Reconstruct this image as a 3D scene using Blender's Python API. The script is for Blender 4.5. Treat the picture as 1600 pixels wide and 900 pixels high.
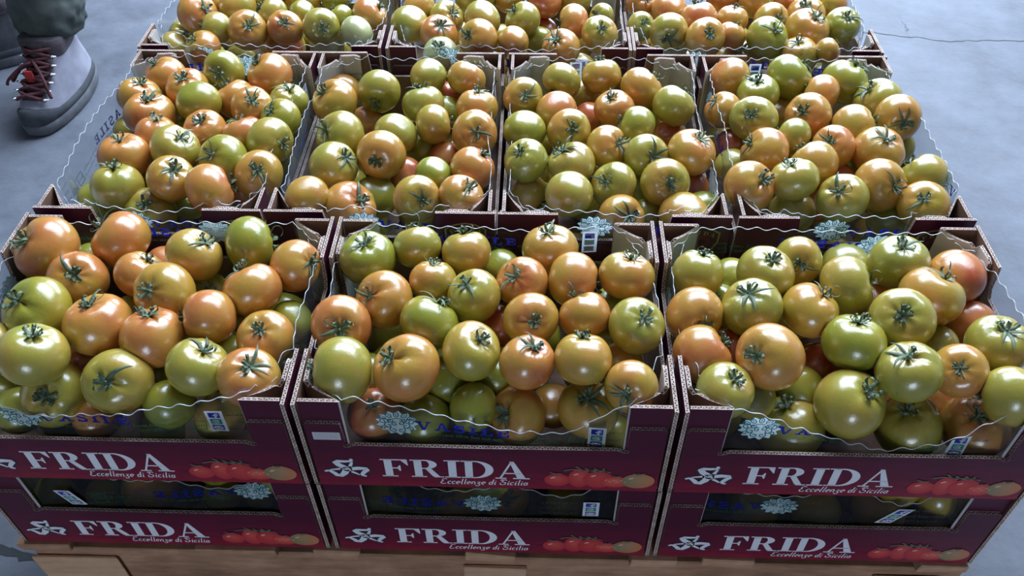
import bpy, bmesh, math, random
from mathutils import Vector, Matrix, Quaternion

for o in list(bpy.data.objects):
    bpy.data.objects.remove(o)
S = bpy.context.scene
COL = S.collection

# ------------------------------------------------------------------ camera
cam_d = bpy.data.cameras.new('camera')
cam = bpy.data.objects.new('camera', cam_d)
COL.objects.link(cam)
cam.location = (0.0492, -0.5176, 1.1424)
cam.rotation_euler = (0.78024, 0.0071, 0.02962)
cam_d.sensor_width = 36
cam_d.lens = 1331.46 / 1600 * 36
cam_d.clip_start = 0.02
S.camera = cam

# ------------------------------------------------------------------ sky and exposure
# an overcast sky; it reaches the crates through the roof light and doorways of an added, unseen shed, each marked by a portal
world = bpy.data.worlds.new('overcast_sky')
S.world = world
world.use_nodes = True
bg = world.node_tree.nodes['Background']
bg.inputs['Color'].default_value = (0.68, 0.82, 1.0, 1)
bg.inputs['Strength'].default_value = 13.0
S.view_settings.view_transform = 'Standard'
S.view_settings.look = 'None'
S.view_settings.gamma = 1
S.view_settings.use_curve_mapping = False
S.view_settings.exposure = 0.08

def portal(name, loc, rot, w, h):
    d = bpy.data.lights.new(name, 'AREA'); d.shape = 'RECTANGLE'; d.size = w; d.size_y = h
    d.cycles.is_portal = True
    o = bpy.data.objects.new(name, d); o.location = loc; o.rotation_euler = rot
    COL.objects.link(o)
portal('roof_light_portal', (1.0, 3.3, 3.32), (0, 0, 0), 4.6, 3.6)
portal('far_door_portal', (1.5, 7.1, 1.3), (-math.pi / 2, 0, 0), 5.0, 2.6)
portal('near_door_portal', (-0.2, -7.1, 1.1), (math.pi / 2, 0, 0), 1.5, 2.2)

# ------------------------------------------------------------------ helpers
def new_mat(name):
    m = bpy.data.materials.new(name)
    m.use_nodes = True
    nt = m.node_tree
    b = nt.nodes['Principled BSDF']
    return m, nt, b

def N(nt, kind, **kw):
    n = nt.nodes.new(kind)
    for k, v in kw.items():
        setattr(n, k, v)
    return n

def ramp(nt, stops, interp='LINEAR'):
    n = nt.nodes.new('ShaderNodeValToRGB')
    cr = n.color_ramp
    cr.interpolation = interp
    while len(cr.elements) < len(stops):
        cr.elements.new(0.5)
    for e, (p, c) in zip(cr.elements, stops):
        e.position = p
        e.color = (c[0], c[1], c[2], 1)
    return n

def mathn(nt, op, a, b=None, c=None):
    n = nt.nodes.new('ShaderNodeMath')
    n.operation = op
    for i, v in enumerate((a, b, c)):
        if v is None:
            continue
        if isinstance(v, (int, float)):
            n.inputs[i].default_value = v
        else:
            nt.links.new(v, n.inputs[i])
    return n.outputs[0]

def noise(nt, vec, scale, detail=3, rough=0.5):
    n = nt.nodes.new('ShaderNodeTexNoise')
    n.inputs['Scale'].default_value = scale
    n.inputs['Detail'].default_value = detail
    n.inputs['Roughness'].default_value = rough
    if vec is not None:
        nt.links.new(vec, n.inputs['Vector'])
    return n.outputs['Fac']

def bump(nt, b, h, strength, dist=0.002):
    n = nt.nodes.new('ShaderNodeBump')
    n.inputs['Strength'].default_value = strength
    n.inputs['Distance'].default_value = dist
    nt.links.new(h, n.inputs['Height'])
    nt.links.new(n.outputs[0], b.inputs['Normal'])

def tag(o, label=None, cat=None, group=None, kind=None):
    if label: o['label'] = label
    if cat: o['category'] = cat
    if group: o['group'] = group
    if kind: o['kind'] = kind
    return o

def empty(name, loc=(0, 0, 0), rz=0.0):
    o = bpy.data.objects.new(name, None)
    o.empty_display_size = 0.05
    o.location = loc
    o.rotation_euler = (0, 0, rz)
    COL.objects.link(o)
    return o

def put(name, mesh, parent=None, loc=(0, 0, 0), rot=(0, 0, 0), scale=None):
    o = bpy.data.objects.new(name, mesh)
    o.location = loc
    o.rotation_euler = rot
    if scale: o.scale = scale
    if parent: o.parent = parent
    COL.objects.link(o)
    return o

class MB:
    """collects polygons, with a material index, a flat colour and uv for each"""
    def __init__(self):
        self.v = []; self.f = []; self.m = []; self.c = []; self.uv = []
    def face(self, pts, m=0, c=(1, 1, 1), uv=None):
        i = len(self.v)
        self.v += [tuple(p) for p in pts]
        self.f.append(list(range(i, i + len(pts))))
        self.m.append(m); self.c.append(c)
        self.uv.append(uv if uv else [(0, 0)] * len(pts))
    def box(self, x0, x1, y0, y1, z0, z1, m=0):
        p = [(x0,y0,z0),(x1,y0,z0),(x1,y1,z0),(x0,y1,z0),(x0,y0,z1),(x1,y0,z1),(x1,y1,z1),(x0,y1,z1)]
        for q in ((0,3,2,1),(4,5,6,7),(0,1,5,4),(1,2,6,5),(2,3,7,6),(3,0,4,7)):
            self.face([p[k] for k in q], m)
    def mesh(self, name, mats, smooth=False, colors=False, merge=0.0):
        me = bpy.data.meshes.new(name)
        me.from_pydata(self.v, [], self.f)
        for mt in mats: me.materials.append(mt)
        me.polygons.foreach_set('material_index', self.m)
        uvl = me.uv_layers.new(name='UVMap')
        flat = [x for fu in self.uv for t in fu for x in t]
        uvl.data.foreach_set('uv', flat)
        if colors:
            ca = me.color_attributes.new('Col', 'FLOAT_COLOR', 'CORNER')
            cf = []
            for f, c in zip(self.f, self.c):
                for k in range(len(f)):
                    cc = c[k] if isinstance(c[0], (tuple, list)) else c
                    cf += [cc[0], cc[1], cc[2], 1.0]
            ca.data.foreach_set('color', cf)
        if merge > 0:
            bm = bmesh.new(); bm.from_mesh(me)
            bmesh.ops.remove_doubles(bm, verts=bm.verts, dist=merge)
            bm.to_mesh(me); bm.free()
        if smooth:
            me.polygons.foreach_set('use_smooth', [True] * len(me.polygons))
        me.update()
        return me

def loft(rings, closed=True, cap0=True, cap1=True):
    """rings: lists of points of equal length; returns verts, faces"""
    v = [tuple(p) for r in rings for p in r]
    n = len(rings[0]); f = []
    for i in range(len(rings) - 1):
        for k in range(n if closed else n - 1):
            a = i * n + k; b = i * n + (k + 1) % n
            f.append((a, b, b + n, a + n))
    if cap0: f.append(tuple(range(n - 1, -1, -1)))
    if cap1: f.append(tuple(range((len(rings) - 1) * n, len(rings) * n)))
    return v, f

def pymesh(name, v, f, mats, smooth=True):
    me = bpy.data.meshes.new(name)
    me.from_pydata(v, [], f)
    for m in mats: me.materials.append(m)
    if smooth: me.polygons.foreach_set('use_smooth', [True] * len(me.polygons))
    me.update()
    return me

def tube(path, rad, n=6):
    """rings around a polyline"""
    P = [Vector(p) for p in path]
    rings = []
    up = Vector((0.13, 0.21, 0.97)).normalized()
    for i, p in enumerate(P):
        t = (P[min(i + 1, len(P) - 1)] - P[max(i - 1, 0)]).normalized()
        a = t.cross(up)
        if a.length < 1e-3: a = t.cross(Vector((1, 0, 0)))
        a.normalize(); b = t.cross(a)
        r = rad[i] if isinstance(rad, (list, tuple)) else rad
        rings.append([p + a * (r * math.cos(k * 2 * math.pi / n)) + b * (r * math.sin(k * 2 * math.pi / n)) for k in range(n)])
    return rings

def spline(pts, per=8):
    P = [Vector(p) for p in pts]
    out = []
    for i in range(len(P) - 1):
        p0 = P[max(i - 1, 0)]; p1 = P[i]; p2 = P[i + 1]; p3 = P[min(i + 2, len(P) - 1)]
        for k in range(per):
            t = k / per
            out.append(0.5 * ((2 * p1) + (p2 - p0) * t + (2 * p0 - 5 * p1 + 4 * p2 - p3) * t * t + (3 * p1 - p0 - 3 * p2 + p3) * t ** 3))
    out.append(P[-1])
    return out

Z0 = 0.144          # pallet top above the floor
rnd = random.Random(7)

# ------------------------------------------------------------------ materials
def mat_concrete():
    m, nt, b = new_mat('concrete')
    tc = N(nt, 'ShaderNodeTexCoord').outputs['Object']
    n1 = noise(nt, tc, 1.6, 6, 0.6); n2 = noise(nt, tc, 9, 8, 0.65); n3 = noise(nt, tc, 70, 4, 0.6)
    f = mathn(nt, 'ADD', mathn(nt, 'MULTIPLY', n1, 0.45), mathn(nt, 'MULTIPLY', n2, 0.55))
    r = ramp(nt, [(0.36, (0.066, 0.073, 0.095)), (0.5, (0.118, 0.129, 0.160)), (0.66, (0.182, 0.197, 0.236))])
    nt.links.new(f, r.inputs[0]); nt.links.new(r.outputs[0], b.inputs['Base Color'])
    rr = ramp(nt, [(0.35, (0.58,) * 3), (0.7, (0.80,) * 3)])
    nt.links.new(n2, rr.inputs[0]); nt.links.new(rr.outputs[0], b.inputs['Roughness'])
    h = mathn(nt, 'ADD', n2, mathn(nt, 'MULTIPLY', n3, 0.5))
    bump(nt, b, h, 0.35, 0.004)
    return m

def mat_flat(name, col, rough=0.6, spec=0.4, metal=0.0):
    m, nt, b = new_mat(name)
    tc = N(nt, 'ShaderNodeTexCoord').outputs['Object']
    n1 = noise(nt, tc, 40, 4, 0.6)
    r = ramp(nt, [(0.3, [c * 0.86 for c in col]), (0.7, [min(1, c * 1.1) for c in col])])
    nt.links.new(n1, r.inputs[0]); nt.links.new(r.outputs[0], b.inputs['Base Color'])
    b.inputs['Roughness'].default_value = rough
    b.inputs['Specular IOR Level'].default_value = spec
    b.inputs['Metallic'].default_value = metal
    return m

def mat_board_print():
    # printed carton: plum at the top running to red at the foot, with faint slanting strokes
    m, nt, b = new_mat('maroon_carton')
    tc = N(nt, 'ShaderNodeTexCoord').outputs['Object']
    sx = N(nt, 'ShaderNodeSeparateXYZ'); nt.links.new(tc, sx.inputs[0])
    mp = N(nt, 'ShaderNodeMapping')
    mp.inputs['Rotation'].default_value = (0.0, 0.75, 0.3)
    mp.inputs['Scale'].default_value = (14, 14, 120)
    nt.links.new(tc, mp.inputs[0])
    n1 = noise(nt, mp.outputs[0], 1.0, 4, 0.6)
    n2 = noise(nt, tc, 14, 4, 0.6)
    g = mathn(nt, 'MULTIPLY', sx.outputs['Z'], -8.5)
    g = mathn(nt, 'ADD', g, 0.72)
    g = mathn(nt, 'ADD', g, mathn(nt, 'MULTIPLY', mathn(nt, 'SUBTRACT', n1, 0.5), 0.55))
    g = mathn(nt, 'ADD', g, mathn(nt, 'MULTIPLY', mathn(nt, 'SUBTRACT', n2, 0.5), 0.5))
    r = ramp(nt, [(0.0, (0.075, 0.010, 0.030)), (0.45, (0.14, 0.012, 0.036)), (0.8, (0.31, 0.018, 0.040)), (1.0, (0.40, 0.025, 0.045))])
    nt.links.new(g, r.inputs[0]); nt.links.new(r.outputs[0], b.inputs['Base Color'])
    b.inputs['Roughness'].default_value = 0.42
    b.inputs['Specular IOR Level'].default_value = 0.35
    bump(nt, b, noise(nt, tc, 60, 3), 0.15, 0.001)
    return m

def mat_edge():
    # the cut edge of corrugated board: two liners and the fluting between (uv: metres along, 0..1 across)
    m, nt, b = new_mat('corrugated_edge')
    uv = N(nt, 'ShaderNodeTexCoord').outputs['UV']
    sx = N(nt, 'ShaderNodeSeparateXYZ'); nt.links.new(uv, sx.inputs[0])
    tri = mathn(nt, 'PINGPONG', mathn(nt, 'MULTIPLY', sx.outputs['X'], 330.0), 1.0)
    d = mathn(nt, 'ABSOLUTE', mathn(nt, 'SUBTRACT', tri, sx.outputs['Y']))
    flute = mathn(nt, 'LESS_THAN', d, 0.24)
    e = mathn(nt, 'GREATER_THAN', mathn(nt, 'ABSOLUTE', mathn(nt, 'SUBTRACT', sx.outputs['Y'], 0.5)), 0.30)
    k = mathn(nt, 'MAXIMUM', flute, e)
    mx = N(nt, 'ShaderNodeMix', data_type='RGBA')
    nt.links.new(k, mx.inputs['Factor'])
    mx.inputs['A'].default_value = (0.06, 0.032, 0.027, 1)
    tc = N(nt, 'ShaderNodeTexCoord').outputs['Object']
    r = ramp(nt, [(0.3, (0.42, 0.30, 0.25)), (0.7, (0.72, 0.57, 0.50))])
    nt.links.new(noise(nt, tc, 90, 3), r.inputs[0]); nt.links.new(r.outputs[0], mx.inputs['B'])
    nt.links.new(mx.outputs['Result'], b.inputs['Base Color'])
    b.inputs['Roughness'].default_value = 0.8
    return m

def mat_kraft(name, c0, c1):
    m, nt, b = new_mat(name)
    tc = N(nt, 'ShaderNodeTexCoord').outputs['Object']
    mp = N(nt, 'ShaderNodeMapping'); mp.inputs['Scale'].default_value = (40, 40, 12); nt.links.new(tc, mp.inputs[0])
    r = ramp(nt, [(0.3, c0), (0.7, c1)])
    nt.links.new(noise(nt, mp.outputs[0], 1.5, 5, 0.6), r.inputs[0]); nt.links.new(r.outputs[0], b.inputs['Base Color'])
    b.inputs['Roughness'].default_value = 0.7
    return m

def mat_print(name='ink_print', rough=0.5):
    m, nt, b = new_mat(name)
    a = N(nt, 'ShaderNodeAttribute', attribute_name='Col')
    tc = N(nt, 'ShaderNodeTexCoord').outputs['Object']
    n = noise(nt, tc, 300, 2)
    mx = N(nt, 'ShaderNodeMix', data_type='RGBA'); mx.blend_type = 'MULTIPLY'
    mx.inputs['Factor'].default_value = 0.25
    nt.links.new(a.outputs['Color'], mx.inputs['A'])
    r = ramp(nt, [(0.3, (0.8,) * 3), (0.7, (1.0,) * 3)]); nt.links.new(n, r.inputs[0])
    nt.links.new(r.outputs[0], mx.inputs['B'])
    nt.links.new(mx.outputs['Result'], b.inputs['Base Color'])
    b.inputs['Roughness'].default_value = rough
    return m

def mat_film():
    # thin clear plastic: mostly see-through, a little milky, glossy
    m, nt, b = new_mat('clear_film')
    out = nt.nodes['Material Output']
    tr = N(nt, 'ShaderNodeBsdfTransparent'); tr.inputs[0].default_value = (0.90, 0.93, 0.96, 1)
    b.inputs['Base Color'].default_value = (0.28, 0.31, 0.37, 1)
    b.inputs['Roughness'].default_value = 0.16
    b.inputs['Specular IOR Level'].default_value = 0.5
    tc = N(nt, 'ShaderNodeTexCoord').outputs['Object']
    lw = N(nt, 'ShaderNodeLayerWeight'); lw.inputs['Blend'].default_value = 0.18
    f = mathn(nt, 'ADD', mathn(nt, 'MULTIPLY', lw.outputs['Fresnel'], 0.30), 0.03)
    f = mathn(nt, 'ADD', f, mathn(nt, 'MULTIPLY', noise(nt, tc, 25, 3), 0.03))
    mx = N(nt, 'ShaderNodeMixShader')
    nt.links.new(f, mx.inputs[0]); nt.links.new(tr.outputs[0], mx.inputs[1]); nt.links.new(b.outputs[0], mx.inputs[2])
    nt.links.new(mx.outputs[0], out.inputs['Surface'])
    bump(nt, b, noise(nt, tc, 30, 2), 0.4, 0.004)
    return m

def mat_rim():
    m, nt, b = new_mat('film_edge_glint')
    out = nt.nodes['Material Output']
    tr = N(nt, 'ShaderNodeBsdfTransparent')
    b.inputs['Base Color'].default_value = (0.80, 0.84, 0.88, 1)  # whitish colour painted in for light caught on the clear film's edge
    b.inputs['Roughness'].default_value = 0.2
    mx = N(nt, 'ShaderNodeMixShader'); mx.inputs[0].default_value = 0.75
    nt.links.new(tr.outputs[0], mx.inputs[1]); nt.links.new(b.outputs[0], mx.inputs[2])
    nt.links.new(mx.outputs[0], out.inputs['Surface'])
    return m

def mat_tomato():
    # object colour: r = how far it has ripened, g = paleness, b = a seed
    m, nt, b = new_mat('tomato_skin')
    oi = N(nt, 'ShaderNodeObjectInfo')
    sc = N(nt, 'ShaderNodeSeparateColor'); nt.links.new(oi.outputs['Color'], sc.inputs[0])
    tc = N(nt, 'ShaderNodeTexCoord').outputs['Object']
    off = N(nt, 'ShaderNodeVectorMath', operation='ADD')
    cmb = N(nt, 'ShaderNodeCombineXYZ')
    sd = mathn(nt, 'MULTIPLY', sc.outputs['Blue'], 37.0)
    for k in range(3): nt.links.new(sd, cmb.inputs[k])
    nt.links.new(tc, off.inputs[0]); nt.links.new(cmb.outputs[0], off.inputs[1])
    n1 = noise(nt, off.outputs[0], 0.75, 2, 0.4)
    n2 = noise(nt, off.outputs[0], 6.0, 4, 0.6)
    f = mathn(nt, 'ADD', sc.outputs['Red'], mathn(nt, 'MULTIPLY', mathn(nt, 'SUBTRACT', n1, 0.5), 0.95))
    f = mathn(nt, 'ADD', f, mathn(nt, 'MULTIPLY', mathn(nt, 'SUBTRACT', n2, 0.5), 0.10))
    r = ramp(nt, [(0.0, (0.30, 0.30, 0.030)), (0.28, (0.41, 0.325, 0.038)), (0.5, (0.53, 0.30, 0.045)), (0.72, (0.62, 0.25, 0.055)), (0.90, (0.56, 0.16, 0.045)), (1.0, (0.46, 0.085, 0.03))])
    nt.links.new(f, r.inputs[0])
    mx = N(nt, 'ShaderNodeMix', data_type='RGBA')
    nt.links.new(sc.outputs['Green'], mx.inputs['Factor'])
    nt.links.new(r.outputs[0], mx.inputs['A']); mx.inputs['B'].default_value = (0.55, 0.60, 0.36, 1)
    nt.links.new(mx.outputs['Result'], b.inputs['Base Color'])
    b.inputs['Roughness'].default_value = 0.27
    b.inputs['Specular IOR Level'].default_value = 0.9
    b.inputs['Coat Weight'].default_value = 0.5
    b.inputs['Coat Roughness'].default_value = 0.22
    bump(nt, b, n2, 0.05, 0.02)
    return m

def mat_calyx():
    m, nt, b = new_mat('calyx_green')
    oi = N(nt, 'ShaderNodeObjectInfo')
    tc = N(nt, 'ShaderNodeTexCoord').outputs['Object']
    f = mathn(nt, 'ADD', mathn(nt, 'MULTIPLY', noise(nt, tc, 7, 4, 0.6), 0.8), mathn(nt, 'MULTIPLY', oi.outputs['Random'], 0.25))
    r = ramp(nt, [(0.25, (0.042, 0.068, 0.036)), (0.5, (0.10, 0.145, 0.078)), (0.8, (0.25, 0.30, 0.185))])
    nt.links.new(f, r.inputs[0]); nt.links.new(r.outputs[0], b.inputs['Base Color'])
    b.inputs['Roughness'].default_value = 0.55
    return m

def mat_wood():
    m, nt, b = new_mat('pallet_wood')
    oi = N(nt, 'ShaderNodeObjectInfo')
    tc = N(nt, 'ShaderNodeTexCoord').outputs['Generated']
    oc = N(nt, 'ShaderNodeTexCoord').outputs['Object']
    mp = N(nt, 'ShaderNodeMapping'); mp.inputs['Scale'].default_value = (6, 1.2, 30); nt.links.new(oc, mp.inputs[0])
    n1 = noise(nt, mp.outputs[0], 3, 6, 0.6); n2 = noise(nt, oc, 14, 5, 0.6)
    f = mathn(nt, 'ADD', mathn(nt, 'MULTIPLY', n1, 0.45), mathn(nt, 'MULTIPLY', n2, 0.45))
    sc = N(nt, 'ShaderNodeSeparateColor'); nt.links.new(oi.outputs['Color'], sc.inputs[0])
    f = mathn(nt, 'ADD', f, mathn(nt, 'MULTIPLY', mathn(nt, 'SUBTRACT', sc.outputs['Red'], 0.5), 0.5))
    r = ramp(nt, [(0.2, (0.15, 0.075, 0.042)), (0.45, (0.42, 0.22, 0.125)), (0.62, (0.60, 0.35, 0.21)), (0.9, (0.85, 0.54, 0.35))])
    nt.links.new(f, r.inputs[0]); nt.links.new(r.outputs[0], b.inputs['Base Color'])
    b.inputs['Roughness'].default_value = 0.8
    bump(nt, b, n1, 0.3, 0.003)
    return m

def mat_cloth(name, c0, c1, scale=12):
    m, nt, b = new_mat(name)
    tc = N(nt, 'ShaderNodeTexCoord').outputs['Object']
    r = ramp(nt, [(0.38, c0), (0.62, c1)])
    nt.links.new(noise(nt, tc, scale, 3, 0.5), r.inputs[0]); nt.links.new(r.outputs[0], b.inputs['Base Color'])
    b.inputs['Roughness'].default_value = 0.85
    bump(nt, b, noise(nt, tc, 400, 2), 0.3, 0.001)
    return m

def mat_film_ink():
    # ink on clear film lets light through from behind
    m, nt, b = new_mat('film_ink')
    a = N(nt, 'ShaderNodeAttribute', attribute_name='Col')
    nt.links.new(a.outputs['Color'], b.inputs['Base Color'])
    b.inputs['Roughness'].default_value = 0.35
    t = N(nt, 'ShaderNodeBsdfTranslucent'); nt.links.new(a.outputs['Color'], t.inputs['Color'])
    mx = N(nt, 'ShaderNodeMixShader'); mx.inputs[0].default_value = 0.5
    nt.links.new(b.outputs[0], mx.inputs[1]); nt.links.new(t.outputs[0], mx.inputs[2])
    nt.links.new(mx.outputs[0], nt.nodes['Material Output'].inputs['Surface'])
    return m
CONC = mat_concrete()
FINK = mat_film_ink()
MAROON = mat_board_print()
EDGE = mat_edge()
KRAFT = mat_kraft('kraft_board', (0.16, 0.085, 0.055), (0.27, 0.155, 0.105))
WHITEB = mat_kraft('white_board_lining', (0.54, 0.53, 0.52), (0.70, 0.68, 0.66))
INK = mat_print()
FILM = mat_film()
RIM = mat_rim()
SKIN = mat_tomato()
CALYX = mat_calyx()
WOOD = mat_wood()
WALLM = mat_flat('bounce_wall_pale', (0.74, 0.73, 0.72), 0.8)  # pale so the added back wall bounces light onto the crate fronts
ROOFM = mat_flat('added_shed_grey', (0.32, 0.315, 0.31), 0.8)  # dull grey for the added roof and walls, keeps their bounce low
DARK = mat_flat('crack_dark', (0.05, 0.055, 0.06), 0.9)  # flat dark colour of the floor cracks
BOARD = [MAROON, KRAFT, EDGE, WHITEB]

# ------------------------------------------------------------------ the setting
def struct(name, mb, mats, label=None):
    o = put(name, mb.mesh(name, mats))
    tag(o, label, None, None, 'structure')
    return o

mb = MB(); mb.face([(-14, -10, 0), (14, -10, 0), (14, 30, 0), (-14, 30, 0)])
floor = struct('floor', mb, [CONC], 'worn blue-grey concrete floor with cracks')
mb = MB()  # unseen roof added to block the sky; opening placed for the tomato highlights
mb.box(-5.2, 5.2, -7.2, 1.5, 3.3, 3.45); mb.box(-5.2, 5.2, 5.1, 7.2, 3.3, 3.45)
mb.box(-5.2, -1.3, 1.5, 5.1, 3.3, 3.45); mb.box(3.3, 5.2, 1.5, 5.1, 3.3, 3.45)
struct('added_roof', mb, [ROOFM], 'added shed roof overhead blocking the sky, with an open roof light, out of view')
mb = MB(); mb.box(-5.2, -5.0, -7.2, 7.2, 0, 3.3)  # unseen side wall, added to block sky from the left
struct('added_wall_left', mb, [ROOFM], 'added shed wall on the left blocking the sky, out of view')
mb = MB(); mb.box(5.0, 5.2, -7.2, 7.2, 0, 3.3)  # unseen side wall, added to block sky from the right
struct('added_wall_right', mb, [ROOFM], 'added shed wall on the right blocking the sky, out of view')
mb = MB()  # unseen wall added for bounce, its doorway sized to fill the crate fronts
mb.box(-5, -0.95, -7.2, -7, 0, 3.3); mb.box(0.55, 5, -7.2, -7, 0, 3.3); mb.box(-0.95, 0.55, -7.2, -7, 2.2, 3.3)
struct('added_wall_back', mb, [WALLM], 'added pale wall behind the viewer with a doorway for fill light, unseen')
mb = MB()  # unseen far wall, added to cut down the light from the open end
mb.box(-5, -1.0, 7, 7.2, 0, 3.3); mb.box(4.0, 5, 7, 7.2, 0, 3.3); mb.box(-1.0, 4.0, 7, 7.2, 2.6, 3.3)
struct('added_wall_front', mb, [ROOFM], 'added far wall narrowing the sky light to a wide doorway, out of view')

def crack(pts, w):
    b = MB(); rr = random.Random(len(pts)); P = [Vector((p[0], p[1], 0)) for p in pts]
    fine = []
    for i in range(len(P) - 1):
        for k in range(6):
            q = P[i].lerp(P[i + 1], k / 6)
            fine.append((q.x + rr.uniform(-1, 1) * 0.006, q.y + rr.uniform(-1, 1) * 0.006, w * rr.uniform(0.4, 1.3)))
    for a, c in zip(fine, fine[1:]):
        b.face([(a[0], a[1] - a[2], .0006), (c[0], c[1] - c[2], .0006), (c[0], c[1] + c[2], .0006), (a[0], a[1] + a[2], .0006)])
    put('crack', b.mesh('crack', [DARK]), floor)
crack([(0.90, 1.60), (1.03, 1.57), (1.15, 1.545), (1.22, 1.56), (1.33, 1.555), (1.8, 1.52)], 0.0014)
crack([(1.03, 1.565), (1.04, 1.63), (1.035, 1.72)], 0.0012)
crack([(-1.4, 0.22), (-0.95, 0.13), (-0.79, 0.09), (-0.725, 0.068), (-0.675, 0.052), (-0.55, 0.0)], 0.006)

# ------------------------------------------------------------------ pallet
pallet = empty('pallet', (0, 0.5, 0))
tag(pallet, 'brown wooden pallet under the two layers of tomato crates', 'pallet')
def board(name, x0, x1, y0, y1, z0, z1, tone, seed=0):
    rr = random.Random(seed)
    bm = bmesh.new()
    bmesh.ops.create_cube(bm, size=1)
    for v in bm.verts:
        v.co.x *= (x1 - x0); v.co.y *= (y1 - y0); v.co.z *= (z1 - z0)
        v.co.x += rr.uniform(-.003, .003); v.co.y += rr.uniform(-.003, .003) * (1 if 'deck' in name else 0.3)
    bmesh.ops.bevel(bm, geom=bm.edges[:], offset=0.0015, segments=1, affect='EDGES')
    me = bpy.data.meshes.new(name); bm.to_mesh(me); bm.free(); me.materials.append(WOOD)
    o = put(name, me, pallet, ((x0 + x1) / 2, (y0 + y1) / 2 - 0.5, (z0 + z1) / 2))
    o.color = (tone, 0, 0, 1)
    return o
for i, (a, b, t) in enumerate([(-.607, -.541, .55), (-.515, -.40, .25), (-.375, -.274, .62), (-.225, -.168, .66), (-.14, -.06, .2), (-.034, .029, .78), (.055, .15, .22),
                               (.176, .237, .85), (.268, .331, .72), (.355, .45, .3), (.475, .52, .3), (.534, .597, .75)]):
    board('deck_board', a, b, -0.004 if t > .5 else 0.012, 1.0, Z0 - .0185, Z0 - .0005, t, i)
for i, y in enumerate((0.0, 0.45, 0.9)):
    board('stringer_board', -.6, .6, y + (0.002 if i == 0 else 0), y + .1, Z0 - (.118 if i == 0 else .041), Z0 - .019, .45, 20 + i)
    for j, x in enumerate((-.53, .005, .53)):
        board('block', x - (.07 if x < -.1 else .04), x + .04, y - (.004 if i == 0 else 0), y + (.0015 if i == 0 else .098), .023, Z0 - (.036 if i == 0 else .0415), .95, 30 + i * 3 + j)
for j, x in enumerate((-.53, .005, .53)):
    board('bottom_board', x - .05, x + .05, 0, 1.0, .001, .0225, .5, 50 + j)

# ------------------------------------------------------------------ flat lettering
def rect(x0, y0, x1, y1): return [(x0, y0), (x1, y0), (x1, y1), (x0, y1)]
def ring(cx, cy, ro, ri, a0, a1, n=18, ci=None):
    ci = ci or (cx, cy); out = []
    for k in range(n):
        t0 = math.radians(a0 + (a1 - a0) * k / n); t1 = math.radians(a0 + (a1 - a0) * (k + 1) / n)
        out.append([(ci[0] + ri[0] * math.cos(t0), ci[1] + ri[1] * math.sin(t0)), (cx + ro[0] * math.cos(t0), cy + ro[1] * math.sin(t0)),
                    (cx + ro[0] * math.cos(t1), cy + ro[1] * math.sin(t1)), (ci[0] + ri[0] * math.cos(t1), ci[1] + ri[1] * math.sin(t1))])
    return out
def arc(cx, cy, rx, ry, a0, a1, n=10):
    return [(cx + rx * math.cos(math.radians(a0 + (a1 - a0) * k / n)), cy + ry * math.sin(math.radians(a0 + (a1 - a0) * k / n))) for k in range(n + 1)]
def stroke(path, w):
    """constant or tapering ribbon along a 2-d path -> quads"""
    out = []; P = path; L = []
    for i, p in enumerate(P):
        a = P[max(i - 1, 0)]; b = P[min(i + 1, len(P) - 1)]
        dx, dy = b[0] - a[0], b[1] - a[1]; l = math.hypot(dx, dy) or 1
        ww = (w[0] + (w[1] - w[0]) * i / (len(P) - 1)) if isinstance(w, tuple) else w
        L.append(((p[0] - dy / l * ww / 2, p[1] + dx / l * ww / 2), (p[0] + dy / l * ww / 2, p[1] - dx / l * ww / 2)))
    for a, b in zip(L, L[1:]): out.append([a[1], b[1], b[0], a[0]])
    return out
def ellipse(cx, cy, rx, ry, n=20, rot=0):
    c, s = math.cos(rot), math.sin(rot)
    return [(cx + rx * math.cos(t) * c - ry * math.sin(t) * s, cy + rx * math.cos(t) * s + ry * math.sin(t) * c) for t in [2 * math.pi * k / n for k in range(n)]]

SERIF = {   # high-contrast roman capitals
 'F': (0.93, [rect(.12, 0, .37, 1), rect(0, 0, .52, .06), rect(0, .94, .85, 1), [(.66, .95), (.86, .66), (.89, .66), (.87, 1)], rect(.36, .47, .60, .53), [(.52, .5), (.60, .34), (.64, .34), (.64, .66), (.60, .66)]]),
 'R': (1.06, [rect(.12, 0, .37, 1), rect(0, 0, .50, .06), rect(0, .94, .5, 1), rect(.36, .48, .52, .54)] + ring(.48, .74, (.38, .26), (.13, .20), -90, 90) + [[(.46, .52), (.66, .52), (.93, .05), (.70, .05)], rect(.74, 0, 1.06, .055)]),
 'I': (0.52, [rect(.13, 0, .39, 1), rect(0, 0, .52, .06), rect(0, .94, .52, 1)]),
 'D': (1.06, [rect(.12, 0, .37, 1), rect(0, 0, .42, .06), rect(0, .94, .42, 1)] + ring(.42, .5, (.62, .5), (.36, .44), -90, 90, 24)),
 'A': (1.10, [[(.13, .03), (.20, .03), (.56, .96), (.50, 1)], [(.46, 1), (.60, 1), (1.0, .03), (.72, .03)], rect(.25, .29, .84, .35), rect(0, 0, .36, .06), rect(.58, 0, 1.12, .06)])}
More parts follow.
